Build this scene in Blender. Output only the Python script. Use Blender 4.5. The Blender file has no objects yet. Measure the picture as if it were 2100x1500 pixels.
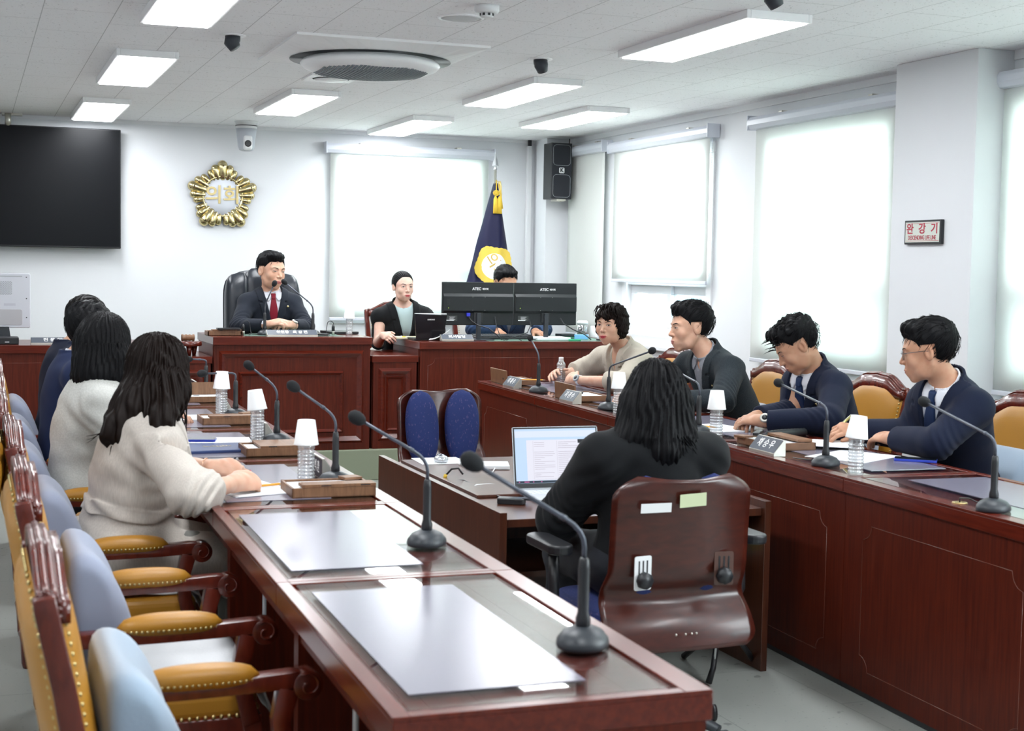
import bpy, math, random
import numpy as np
from mathutils import Vector, Matrix
SC = bpy.context.scene
COL = SC.collection
PI = math.pi
# ---------------------------------------------------------------- camera
CAMZ = 1.42
YAW, PIT, ROL, FPX = .35754, -.066046, .017133, 2980.2
f_ = Vector((math.sin(YAW)*math.cos(PIT), math.cos(YAW)*math.cos(PIT), math.sin(PIT)))
r_ = Vector((math.cos(YAW), -math.sin(YAW), 0)); u_ = r_.cross(f_)
R_ = r_*math.cos(ROL)+u_*math.sin(ROL); U_ = -r_*math.sin(ROL)+u_*math.cos(ROL)
cd = bpy.data.cameras.new('camera'); cam = bpy.data.objects.new('camera', cd); COL.objects.link(cam)
cam.matrix_world = Matrix(((R_.x, U_.x, -f_.x, 0), (R_.y, U_.y, -f_.y, 0), (R_.z, U_.z, -f_.z, CAMZ), (0, 0, 0, 1)))
cd.sensor_fit = 'HORIZONTAL'; cd.sensor_width = 36; cd.lens = 36*FPX/2100; cd.clip_start = .05
cd.dof.use_dof = True; cd.dof.focus_distance = 8.5; cd.dof.aperture_fstop = 7.5
SC.camera = cam
# ---------------------------------------------------------------- exposure, world, daylight
SC.view_settings.view_transform = 'Standard'; SC.view_settings.look = 'None'
SC.view_settings.gamma = 1; SC.view_settings.exposure = 1.6
SC.view_settings.use_curve_mapping = False
try:
    SC.cycles.max_bounces = 7; SC.cycles.diffuse_bounces = 4; SC.cycles.glossy_bounces = 3
    SC.cycles.transmission_bounces = 6; SC.cycles.transparent_max_bounces = 10
    SC.cycles.caustics_reflective = False; SC.cycles.caustics_refractive = False
    SC.cycles.use_denoising = True; SC.cycles.sample_clamp_indirect = 6
except Exception: pass
W = bpy.data.worlds.new('sky'); SC.world = W; W.use_nodes = True
W.node_tree.nodes['Background'].inputs[0].default_value = (.62, .86, .95, 1)
W.node_tree.nodes['Background'].inputs[1].default_value = 1.0
PANEL = 8.0      # ceiling panel emission
DAY = 5.0        # daylight outside the windows, W per m2
def day(name, loc, rot, sx, sy, k=1.0):
    l = bpy.data.lights.new(name, 'AREA'); l.shape = 'RECTANGLE'; l.size = sx; l.size_y = sy
    l.energy = DAY*sx*sy*k*PI; l.color = (.93, .98, 1)
    o = bpy.data.objects.new(name, l); COL.objects.link(o); o.location = loc; o.rotation_euler = rot
    return o
day('daylight_right_far', (4.98, 9.39, 1.80), (0, PI/2, 0), .86, 1.36)
day('daylight_right_middle', (4.98, 7.33, 1.58), (0, PI/2, 0), 1.4, 1.40)
day('daylight_right_near', (4.98, 4.6, 1.58), (0, PI/2, 0), 1.4, 2.2)
day('daylight_right_front', (4.98, 1.4, 1.58), (0, PI/2, 0), 1.4, 2.2)
day('daylight_back', (3.36, 11.78, 1.66), (-PI/2, 0, 0), 1.30, 1.35)
# ---------------------------------------------------------------- materials
MATS = {}
def nodes(m): return m.node_tree.nodes, m.node_tree.links
def mat(name, col=(.5, .5, .5), rough=.5, metal=0., spec=.5, coat=0., emit=None, es=0., sub=0., sheen=0., bump=None, alpha=1, coatr=.05):
    if name in MATS: return MATS[name]
    m = bpy.data.materials.new(name); m.use_nodes = True; MATS[name] = m
    b = m.node_tree.nodes['Principled BSDF']
    b.inputs['Base Color'].default_value = (*col, 1); b.inputs['Roughness'].default_value = rough
    b.inputs['Metallic'].default_value = metal; b.inputs['Specular IOR Level'].default_value = spec
    b.inputs['Coat Weight'].default_value = coat; b.inputs['Coat Roughness'].default_value = coatr
    if sheen: b.inputs['Sheen Weight'].default_value = sheen
    if sub:
        b.inputs['Subsurface Weight'].default_value = sub; b.inputs['Subsurface Radius'].default_value = (.012, .005, .003)
        b.inputs['Subsurface Scale'].default_value = 1
    if emit: b.inputs['Emission Color'].default_value = (*emit, 1); b.inputs['Emission Strength'].default_value = es
    if bump:
        n, l = nodes(m); t = n.new('ShaderNodeTexCoord'); s = n.new('ShaderNodeTexNoise'); p = n.new('ShaderNodeBump')
        s.inputs['Scale'].default_value = bump[0]; p.inputs['Strength'].default_value = bump[1]; p.inputs['Distance'].default_value = .002
        mp = n.new('ShaderNodeMapping'); mp.inputs['Scale'].default_value = bump[2] if len(bump) > 2 else (1, 1, 1)
        l.new(t.outputs['Object'], mp.inputs[0]); l.new(mp.outputs[0], s.inputs['Vector']); l.new(s.outputs[0], p.inputs['Height']); l.new(p.outputs[0], b.inputs['Normal'])
    return m
def noise_col(m, c1, c2, scale=(1, 1, 1), sc=5., detail=6, lo=.35, hi=.65, dist=0.):
    n, l = nodes(m); b = n['Principled BSDF']
    t = n.new('ShaderNodeTexCoord'); mp = n.new('ShaderNodeMapping'); s = n.new('ShaderNodeTexNoise'); r = n.new('ShaderNodeValToRGB')
    mp.inputs['Scale'].default_value = scale; s.inputs['Scale'].default_value = sc; s.inputs['Detail'].default_value = detail
    s.inputs['Distortion'].default_value = dist
    r.color_ramp.elements[0].position = lo; r.color_ramp.elements[0].color = (*c1, 1)
    r.color_ramp.elements[1].position = hi; r.color_ramp.elements[1].color = (*c2, 1)
    l.new(t.outputs['Object'], mp.inputs[0]); l.new(mp.outputs[0], s.inputs['Vector']); l.new(s.outputs[0], r.inputs[0]); l.new(r.outputs[0], b.inputs['Base Color'])
    return m
def wood(name, c1, c2, rough=.28, sc=(18, 18, 1.6), coat=.25, spec=.5):
    m = mat(name, c1, rough, coat=coat, coatr=.12, spec=spec)
    return noise_col(m, c1, c2, sc, 4., 8, .3, .7, .6)
MW = wood('mahogany_veneer', (.058, .0066, .0026), (.105, .0145, .0052), rough=.42, sc=(22, 22, 1.2), coat=0, spec=.25)
MWH = wood('mahogany_top', (.072, .008, .0035), (.120, .016, .007), rough=.25, sc=(1.2, 16, 16), coat=.08, spec=.4)
MWY = wood('mahogany_desk_top', (.080, .0085, .0035), (.135, .017, .007), rough=.24, sc=(16, 1.2, 16), coat=.08, spec=.45)
MWC = wood('mahogany_chair', (.070, .0085, .0045), (.125, .017, .008), rough=.25, sc=(9, 9, 3), coat=.3)
MWD = wood('walnut_plywood', (.034, .0055, .0032), (.066, .0115, .006), rough=.28, sc=(4, 3, 12), coat=.16)
MWB = wood('cherry_board', (.052, .014, .0065), (.088, .025, .011), rough=.34, sc=(14, 14, 1.4))
MBX = wood('pencil_box_wood', (.16, .075, .036), (.24, .12, .06), rough=.45, sc=(30, 4, 4), coat=0)
MLine = mat('bevel_highlight_wood', (.15, .035, .02), .2, coat=.5)
MLeather = mat('tan_leather', (.42, .19, .018), .40, bump=(220, .12))
MBrass = mat('aged_brass', (.55, .43, .2), .28, metal=1)
MGold = mat('polished_gold', (.62, .52, .28), .22, metal=1)
MGoldF = mat('gold_satin_letter', (.52, .42, .20), .35, metal=.6)
MBlk = mat('black_plastic', (.016, .017, .02), .38)
MBlkM = mat('black_matte_foam', (.010, .011, .013), .95)
MMic = mat('microphone_charcoal', (.028, .033, .040), .42)
MGun = mat('gooseneck_grey', (.09, .1, .125), .35, metal=.5)
MWht = mat('white_plastic', (.78, .79, .80), .35)
MGry = mat('grey_plastic', (.38, .4, .42), .4)
MChr = mat('chrome', (.8, .8, .82), .08, metal=1)
MStl = mat('brushed_aluminium', (.62, .6, .54), .35, metal=.8)
MPlate = mat('nameplate_blue_grey', (.050, .062, .085), .4)
MPap = mat('white_paper', (.82, .84, .86), .7)
MCup = mat('paper_cup_white', (.85, .85, .85), .6)
MInk = mat('grey_print', (.45, .47, .5), .7)
MTxt = mat('white_lettering', (.85, .85, .85), .5)
MNavy = mat('navy_leatherette', (.03, .055, .16), .35)
MMesh = mat('grey_blue_mesh_fabric', (.27, .30, .40), .8, sheen=.3, bump=(900, .5))
MCush = mat('light_blue_velour', (.30, .39, .50), .8, sheen=.5, bump=(120, .2))
MTowel = mat('white_towel', (.72, .73, .74), .95, bump=(160, .5))
MRed = mat('red_print', (.45, .02, .05), .5)
MYel = mat('yellow_plastic', (.75, .5, .03), .4)
# thin clear sheets (bottle walls, window panes, desk glass)
def clear(name, tint, ior, rough, add=0.):
    m = bpy.data.materials.new(name); m.use_nodes = True; n, l = nodes(m)
    n.remove(n['Principled BSDF']); o = n['Material Output']
    g = n.new('ShaderNodeBsdfGlossy'); g.inputs['Roughness'].default_value = rough
    t = n.new('ShaderNodeBsdfTransparent'); t.inputs[0].default_value = (*tint, 1)
    f = n.new('ShaderNodeFresnel'); f.inputs['IOR'].default_value = ior; x = n.new('ShaderNodeMixShader')
    ge = n.new('ShaderNodeNewGeometry'); iv = n.new('ShaderNodeMath'); iv.operation = 'SUBTRACT'; iv.inputs[0].default_value = 1; l.new(ge.outputs['Backfacing'], iv.inputs[1])
    mu = n.new('ShaderNodeMath'); mu.operation = 'MULTIPLY'; l.new(f.outputs[0], mu.inputs[0]); l.new(iv.outputs[0], mu.inputs[1])
    mu2 = n.new('ShaderNodeMath'); mu2.operation = 'ADD'; mu2.inputs[1].default_value = add; mu2.use_clamp = True; l.new(mu.outputs[0], mu2.inputs[0])
    l.new(mu2.outputs[0], x.inputs[0]); l.new(t.outputs[0], x.inputs[1]); l.new(g.outputs[0], x.inputs[2]); l.new(x.outputs[0], o.inputs[0])
    return m
MDeskGlass = clear('desk_glass', (.93, .96, .95), 1.65, .015)
MPane = clear('window_glass', (.9, .97, .98), 1.45, .01)
MPet = clear('clear_bottle_plastic', (.92, .94, .96), 1.8, .08, .26)
_n, _l = nodes(MPet); _o = _n['Material Output']; _s = _o.inputs[0].links[0].from_socket; _t = _n.new('ShaderNodeBsdfTranslucent'); _t.inputs[0].default_value = (.95, .97, 1, 1); _x = _n.new('ShaderNodeMixShader'); _x.inputs[0].default_value = .16
_l.new(_s, _x.inputs[1]); _l.new(_t.outputs[0], _x.inputs[2]); _l.new(_x.outputs[0], _o.inputs[0])
MGlassLens = clear('spectacle_lens', (.96, .97, .97), 1.5, .01)
def matmat(name):
    m = bpy.data.materials.new(name); m.use_nodes = True; n, l = nodes(m); b = n['Principled BSDF']; o = n['Material Output']
    b.inputs['Base Color'].default_value = (.21, .195, .26, 1); b.inputs['Roughness'].default_value = .22; b.inputs['IOR'].default_value = 2.6
    t = n.new('ShaderNodeBsdfTransparent'); x = n.new('ShaderNodeMixShader'); x.inputs[0].default_value = .85
    l.new(t.outputs[0], x.inputs[1]); l.new(b.outputs[0], x.inputs[2]); l.new(x.outputs[0], o.inputs[0])
    return m
MDeskMat = matmat('frosted_desk_mat')
# ---------------------------------------------------------------- mesh helpers
class MB:
    def __init__(s): s.v = []; s.f = []; s.m = []; s.s = []
    def add(s, V, F, m=0, sm=True, M=None):
        b = len(s.v)
        if M is not None: V = [M @ Vector(v) for v in V]
        s.v += [tuple(v) for v in V]; s.f += [tuple(i+b for i in f) for f in F]; s.m += [m]*len(F); s.s += [sm]*len(F); return s
    def box(s, lo, hi, m=0, M=None):
        x0, y0, z0 = lo; x1, y1, z1 = hi
        V = [(x0, y0, z0), (x1, y0, z0), (x1, y1, z0), (x0, y1, z0), (x0, y0, z1), (x1, y0, z1), (x1, y1, z1), (x0, y1, z1)]
        return s.add(V, [(0, 3, 2, 1), (4, 5, 6, 7), (0, 1, 5, 4), (1, 2, 6, 5), (2, 3, 7, 6), (3, 0, 4, 7)], m, False, M)
    def tube(s, P, R, n=10, m=0, M=None, cap=True, flat=1.0, ph=0.):
        P = [Vector(p) for p in P]; R = R if hasattr(R, '__len__') else [R]*len(P); V = []; F = []
        T = [(P[min(i+1, len(P)-1)]-P[max(i-1, 0)]).normalized() for i in range(len(P))]
        a = Vector((0, 0, 1)) if abs(T[0].z) < .9 else Vector((1, 0, 0))
        N = (a-T[0]*a.dot(T[0])).normalized()
        for i, p in enumerate(P):
            N = (N-T[i]*N.dot(T[i])).normalized(); B = T[i].cross(N)
            V += [p+(N*math.cos(2*PI*(k+ph)/n)*flat+B*math.sin(2*PI*(k+ph)/n))*R[i] for k in range(n)]
        for i in range(len(P)-1):
            for k in range(n): F.append((i*n+k, i*n+(k+1) % n, (i+1)*n+(k+1) % n, (i+1)*n+k))
        if cap: F.append(tuple(range(n))[::-1]); F.append(tuple((len(P)-1)*n+k for k in range(n)))
        return s.add(V, F, m, True, M)
    def lathe(s, prof, c=(0, 0, 0), n=24, m=0, M=None, sx=1., sy=1.):
        V = []; F = []
        for r, z in prof: V += [(c[0]+r*sx*math.cos(2*PI*k/n), c[1]+r*sy*math.sin(2*PI*k/n), c[2]+z) for k in range(n)]
        for i in range(len(prof)-1):
            for k in range(n): F.append((i*n+k, i*n+(k+1) % n, (i+1)*n+(k+1) % n, (i+1)*n+k))
        if prof[0][0] > 1e-5: F.append(tuple(range(n))[::-1])
        if prof[-1][0] > 1e-5: F.append(tuple((len(prof)-1)*n+k for k in range(n)))
        return s.add(V, F, m, True, M)
    def prism(s, poly, h0, h1, m=0, M=None, sm=False):
        n = len(poly); V = [(x, y, h0) for x, y in poly]+[(x, y, h1) for x, y in poly]
        F = [tuple(range(n))[::-1], tuple(range(n, 2*n))]+[(i, (i+1) % n, n+(i+1) % n, n+i) for i in range(n)]
        return s.add(V, F, m, sm, M)
    def sph(s, c, r, n=12, m=0, M=None):
        rr = r if hasattr(r, '__len__') else (r, r, r); k = n//2
        V = []; F = []
        for i in range(k+1):
            a = -PI/2+PI*i/k
            V += [(c[0]+rr[0]*math.cos(a)*math.cos(2*PI*j/n), c[1]+rr[1]*math.cos(a)*math.sin(2*PI*j/n), c[2]+rr[2]*math.sin(a)) for j in range(n)]
        for i in range(k):
            for j in range(n): F.append((i*n+j, i*n+(j+1) % n, (i+1)*n+(j+1) % n, (i+1)*n+j))
        return s.add(V, F, m, True, M)
    def grid(s, fn, nu, nv, m=0, M=None, thick=0.):
        P = [[Vector(fn(i/nu, j/nv)) for j in range(nv+1)] for i in range(nu+1)]
        V = [p for row in P for p in row]; w = nv+1
        F = [(i*w+j, (i+1)*w+j, (i+1)*w+j+1, i*w+j+1) for i in range(nu) for j in range(nv)]
        if thick:
            n0 = len(V); NV = []
            for i in range(nu+1):
                for j in range(nv+1):
                    du = P[min(i+1, nu)][j]-P[max(i-1, 0)][j]; dv = P[i][min(j+1, nv)]-P[i][max(j-1, 0)]
                    NV.append(P[i][j]-du.cross(dv).normalized()*thick)
            V += NV; F += [tuple(n0+k for k in f[::-1]) for f in F]
            for i in range(nu): F += [(i*w, n0+i*w, n0+(i+1)*w, (i+1)*w), (i*w+nv, (i+1)*w+nv, n0+(i+1)*w+nv, n0+i*w+nv)]
            for j in range(nv): F += [(j, j+1, n0+j+1, n0+j), (nu*w+j, n0+nu*w+j, n0+nu*w+j+1, nu*w+j+1)]
        return s.add(V, F, m, True, M)
def rrect(w, h, r, n=5, cx=0, cy=0):
    P = []
    for k, (sx, sy) in enumerate(((1, 1), (-1, 1), (-1, -1), (1, -1))):
        for i in range(n+1):
            a = PI/2*k+PI/2*i/n
            P.append((cx+sx*(w/2-r)+r*math.cos(a), cy+sy*(h/2-r)+r*math.sin(a)))
    return P
def props(o, label=None, cat=None, group=None, kind=None):
    for k, v in (('label', label), ('category', cat), ('group', group), ('kind', kind)):
        if v: o[k] = v
    return o
def put(name, mb, mats, parent=None, bev=0., seg=2, loc=None, rot=None, label=None, cat=None, group=None, kind=None, sub=0):
    me = bpy.data.meshes.new(name)
    if isinstance(mb, MB):
        me.from_pydata(mb.v, [], mb.f); me.polygons.foreach_set('material_index', mb.m); me.polygons.foreach_set('use_smooth', mb.s)
    else: me = mb
    for q in (mats if isinstance(mats, (list, tuple)) else [mats]): me.materials.append(q)
    o = bpy.data.objects.new(name, me); COL.objects.link(o)
    if parent: o.parent = parent
    if loc: o.location = loc
    if rot: o.rotation_euler = rot
    if bev:
        b = o.modifiers.new('b', 'BEVEL'); b.width = bev; b.segments = seg; b.limit_method = 'ANGLE'; b.angle_limit = .6; b.harden_normals = False
    if sub:
        q = o.modifiers.new('s', 'SUBSURF'); q.levels = sub; q.render_levels = sub
    return props(o, label, cat, group, kind)
def root(name, loc, label, cat, rz=0., group=None, rot=None):
    o = bpy.data.objects.new(name, None); COL.objects.link(o); o.empty_display_size = .05
    o.location = loc; o.rotation_euler = rot or (0, 0, rz); return props(o, label, cat, group)
def dup(r, loc, rz=None, label=None, group=None, rot=None):
    def cp(o, par):
        c = o.copy(); COL.objects.link(c); c.parent = par
        for ch in o.children: cp(ch, c)
        return c
    c = cp(r, None); c.location = loc
    if rz is not None: c.rotation_euler = (0, 0, rz)
    if rot: c.rotation_euler = rot
    if label: c['label'] = label
    if group: c['group'] = group
    return c
def text(body, size, depth, parent, mats, M, name='lettering', align='CENTER', squash=1., bold=0., space=1.):
    c = bpy.data.curves.new('t', 'FONT'); c.body = body; c.size = size; c.extrude = depth/2; c.align_x = align; c.align_y = 'CENTER'
    c.offset = bold; c.resolution_u = 3; c.space_character = space
    t = bpy.data.objects.new('t', c); COL.objects.link(t)
    bpy.context.view_layer.update(); dg = bpy.context.evaluated_depsgraph_get()
    me = bpy.data.meshes.new_from_object(t.evaluated_get(dg), depsgraph=dg)
    me.transform(M @ Matrix.Diagonal((squash, 1, 1, 1)) @ Matrix.Translation((0, 0, depth/2))); me.name = name
    bpy.data.objects.remove(t); bpy.data.curves.remove(c); me.materials.clear()
    return put(name, me, mats, parent)
def frame(o, x, y, z): # matrix from origin and axis vectors
    x, y, z = Vector(x).normalized(), Vector(y).normalized(), Vector(z).normalized()
    return Matrix(((x.x, y.x, z.x, o[0]), (x.y, y.y, z.y, o[1]), (x.z, y.z, z.z, o[2]), (0, 0, 0, 1)))
FRONT = lambda o: frame(o, (1, 0, 0), (0, 0, 1), (0, -1, 0))     # text that faces -Y
TOLEFT = lambda o: frame(o, (0, -1, 0), (0, 0, 1), (-1, 0, 0))   # text that faces -X
# ---------------------------------------------------------------- room shell
MWall = mat('painted_wall', (.76, .775, .80), .6, bump=(60, .03))
ZC, YB, XR, XL, YF = 2.5, 11.45, 4.67, -2.6, -2.6
def lines(m, c, w, h, off, speck, rot=False, lc=.72, c2=None):
    n, l = nodes(m); b = n['Principled BSDF']; t = n.new('ShaderNodeTexCoord'); mp = n.new('ShaderNodeMapping')
    if rot: mp.inputs['Rotation'].default_value = (0, 0, PI/2)
    br = n.new('ShaderNodeTexBrick'); br.inputs['Scale'].default_value = 1; br.inputs['Brick Width'].default_value = w; br.inputs['Row Height'].default_value = h
    br.inputs['Mortar Size'].default_value = .0022; br.inputs['Mortar Smooth'].default_value = .3; br.offset = off
    br.inputs['Color1'].default_value = (*c, 1); br.inputs['Color2'].default_value = (*(c2 or c), 1); br.inputs['Mortar'].default_value = (*[v*lc for v in c], 1)
    l.new(t.outputs['Object'], mp.inputs[0]); l.new(mp.outputs[0], br.inputs['Vector'])
    out = br.outputs['Color']
    for sc, th, dk, cs in speck:
        no = n.new('ShaderNodeTexNoise'); no.inputs['Scale'].default_value = sc; no.inputs['Detail'].default_value = 2
        m2 = n.new('ShaderNodeMapping'); m2.inputs['Scale'].default_value = cs; l.new(t.outputs['Object'], m2.inputs[0]); l.new(m2.outputs[0], no.inputs['Vector'])
        r = n.new('ShaderNodeValToRGB'); r.color_ramp.elements[0].position = th; r.color_ramp.elements[0].color = (dk, dk, dk, 1)
        r.color_ramp.elements[1].position = th+.03; r.color_ramp.elements[1].color = (1, 1, 1, 1); l.new(no.outputs[0], r.inputs[0])
        mx = n.new('ShaderNodeMix'); mx.data_type = 'RGBA'; mx.blend_type = 'MULTIPLY'; mx.inputs[0].default_value = 1
        l.new(out, mx.inputs[6]); l.new(r.outputs[0], mx.inputs[7]); out = mx.outputs[2]
    l.new(out, b.inputs['Base Color']); return m
MCeil = lines(mat('mineral_fibre_ceiling_tile', rough=.9), (.95, .945, .965), .6, .3, .5, [(95, .30, .62, (1, 1, 1)), (40, .27, .75, (1, .5, 1))], rot=True, lc=.6)
MFloor = lines(mat('pale_vinyl_floor_tile', rough=.34), (.34, .36, .335), .9, .45, .5, [(60, .29, .6, (1, 1, 1)), (16, .27, .5, (1, 1, 1))], rot=True, lc=.6, c2=(.355, .375, .35))
put('floor', MB().box((XL, YF, -.1), (XR+.2, YB+.2, 0)), MFloor, kind='structure')
put('ceiling', MB().box((XL, YF, ZC), (XR+.2, YB+.2, ZC+.1)), MCeil, kind='structure')
put('wall_left', MB().box((XL-.2, YF, 0), (XL, YB+.2, ZC)), MWall, kind='structure')
put('wall_front', MB().box((XL, YF-.2, 0), (XR+.2, YF, ZC)), MWall, kind='structure')
def wallx(ops, a0, a1, axis, c0, c1):
    mb = MB(); q = lambda lo, hi, z0, z1: mb.box((c0, lo, z0), (c1, hi, z1)) if axis == 'y' else mb.box((lo, c0, z0), (hi, c1, z1))
    p = a0
    for lo, hi, z0, z1 in ops:
        q(p, lo, 0, ZC); q(lo, hi, 0, z0); q(lo, hi, z1, ZC); p = hi
    q(p, a1, 0, ZC); return mb
put('wall_right', wallx([(.3, 2.5, .9, 2.28), (3.5, 5.72, .9, 2.28), (6.62, 7.98, .9, 2.28), (8.70, 10.08, .90, 2.28)], YF, YB+.2, 'y', XR, XR+.2), MWall, kind='structure')
put('wall_back', wallx([(2.72, 4.02, .98, 2.33)], XL, XR, 'x', YB, YB+.2), MWall, kind='structure')
put('wall_pilaster', MB().box((4.46, 5.73, 0), (XR+.01, 6.38, ZC)), MWall, kind='structure', bev=.004)
put('wall_corner_column', MB().box((4.45, 11.18, 0), (XR+.01, YB+.01, ZC)), MWall, kind='structure', bev=.004)
MPvc = mat('white_pvc_frame', (.80, .81, .83), .3)
mb = MB(); mb.box((XR-.012, 5.72, ZC-.045), (XR, 3.0, ZC)); mb.box((XR-.014, 6.385, ZC-.04), (XR, 11.18, ZC)); put('trim_1', mb, MPvc, kind='structure')
put('trim_2', MB().box((XL, YB-.012, ZC-.025), (4.45, YB, ZC)), MPvc, kind='structure')
put('baseboard_right', MB().box((XR-.012, 6.385, 0), (XR, YB, .1)), mat('grey_vinyl_base', (.2, .2, .2), .5), kind='structure')
put('baseboard_back', MB().box((XL, YB-.012, 0), (4.45, YB, .1)), mat('grey_vinyl_base'), kind='structure')
def window(i, axis, lo, hi, z0, z1, mid=True, trans=None):
    A = XR if axis == 'y' else YB; q = (lambda mb, a, b, x0, x1, zz0, zz1: mb.box((A+x0, a, zz0), (A+x1, b, zz1))) if axis == 'y' else (lambda mb, a, b, x0, x1, zz0, zz1: mb.box((a, A+x0, zz0), (b, A+x1, zz1)))
    e = root('window_%d' % i, ((A, (lo+hi)/2, z0) if axis == 'y' else ((lo+hi)/2, A, z0)), None, None); e['kind'] = 'structure'
    def loc(mb): mb.v = [(x-e.location.x, y-e.location.y, z-e.location.z) for x, y, z in mb.v]; return mb
    f = MB(); w = .055
    for a, b, c, d in ((lo-.02, hi+.02, z0-.02, z0+w), (lo-.02, hi+.02, z1-w, z1+.02), (lo-.02, lo+w, z0+w, z1-w), (hi-w, hi+.02, z0+w, z1-w)): q(f, a, b, -.014, .14, c, d)
    if trans: q(f, lo+w, hi-w, -.002, .1, trans-.04, trans+.04)
    put('window_frame', loc(f), MPvc, e, bev=.004)
    zt = trans-.04 if trans else z1-w; m = (lo+hi)/2
    for k, (a, b, x) in enumerate(((m-.03, hi-w, .03), (lo+w, m+.03, .06))):
        s = MB(); t = .06
        for aa, bb, c, d in ((a, b, z0+w, z0+w+t), (a, b, zt-t, zt), (a, a+t, z0+w+t, zt-t), (b-t, b, z0+w+t, zt-t)): q(s, aa, bb, x, x+.03, c, d)
        so = put('window_sash', loc(s), MPvc, e, bev=.004)
        put('window_pane', loc(q(MB(), a+t-.01, b-t+.01, x+.012, x+.016, z0+w+t-.01, zt-t+.01)), MPane, so)
    return e
window(1, 'y', 8.70, 10.08, .90, 2.28, trans=1.36)
window(2, 'y', 6.62, 7.98, .90, 2.28, trans=1.36)
window(3, 'y', 3.5, 5.72, .90, 2.28, trans=1.36)
window(4, 'x', 2.72, 4.02, .98, 2.33, trans=1.4)
window(5, 'y', .3, 2.5, .90, 2.28, trans=1.36)
put('trim_3', MB().box((XR-.045, 8.62, .855), (XR, 10.16, .882)), MPvc, kind='structure', bev=.003)
# roller blinds
def blindcloth():
    m = bpy.data.materials.new('ivory_blind_cloth'); m.use_nodes = True; n, l = nodes(m); b = n['Principled BSDF']; o = n['Material Output']
    b.inputs['Base Color'].default_value = (.86, .87, .85, 1); b.inputs['Roughness'].default_value = .8
    t = n.new('ShaderNodeBsdfTranslucent'); t.inputs[0].default_value = (.90, .97, .92, 1); x = n.new('ShaderNodeMixShader'); x.inputs[0].default_value = .30
    l.new(b.outputs[0], x.inputs[1]); l.new(t.outputs[0], x.inputs[2]); l.new(x.outputs[0], o.inputs[0]); return m
MBl = blindcloth(); MHead = mat('pale_grey_headrail', (.66, .69, .76), .28)
def blind(axis, lo, hi, ztop, zbot, label, chain=None, gap=.055):
    A = XR if axis == 'y' else YB; mid = (lo+hi)/2
    e = root('roller_blind', (A, mid, zbot) if axis == 'y' else (mid, A, zbot), label, 'blind', rz=(-PI/2 if axis == 'y' else 0), group='roller blinds over the windows')
    w = (hi-lo)/2; h = ztop-zbot   # local: x along wall, -y into room
    hr = MB(); hr.prism([(-.012, 0), (-.085, 0), (-.10, -.02), (-.10, -.05), (-.085, -.075), (-.05, -.08), (-.012, -.055)], -w-.03, w+.03, M=Matrix.Translation((0, 0, h)) @ frame((0, 0, 0), (0, 1, 0), (0, 0, 1), (1, 0, 0)))
    put('headrail', hr, MHead, e, bev=.003)
    put('blind_cloth', MB().grid(lambda u, v: (-w+.01+(2*w-.02)*u, -gap+.003*math.sin(u*9)*math.sin(v*3), (h-.03)*v), 12, 12, thick=.002), MBl, e)
    put('bottom_bar', MB().box((-w+.01, -gap-.008, -.012), (w-.01, -gap+.008, .012)), MHead, e, bev=.004)
    for s in (-1, 1): put('end_cap', MB().box((s*(w+.03)-.006, -.1, h-.08), (s*(w+.03)+.006, -.005, h+.012)), MHead, e, bev=.003)
    for s in (-.6, .6): put('wall_bracket', MB().box((s*w-.02, -.07, h-.004), (s*w+.02, 0, h+.012)), MStl, e, bev=.002)
    if chain: 
        c = MB(); x = w+.005 if chain > 0 else -w-.005
        for k in range(60): c.sph((x, -.045, h-.07-k*h*.9/60), .0035, 6)
        c.tube([(x, -.045, h-.07), (x, -.045, h*.1-.05)], .001, 5)
        put('pull_chain', c, MHead, e)
    return e
# local x along +(-Y) for the right wall after the turn
blind('x', 2.68, 4.03, 2.395, 1.0, 'wide ivory roller blind glowing on the back wall beside the flag')
blind('y', 8.66, 10.21, 2.395, 1.35, 'ivory roller blind raised above the open window sash', chain=1)
blind('y', 6.50, 8.07, 2.395, .88, 'ivory roller blind on the long wall behind the seated men, far side of the pilaster')
blind('y', 3.2, 5.76, 2.395, .87, 'ivory roller blind cut by the frame, near side of the pilaster')
blind('y', 10.38, 11.12, 2.42, .9, 'narrow folded blind behind the black wall speaker beside the corner column', gap=.05)
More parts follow.
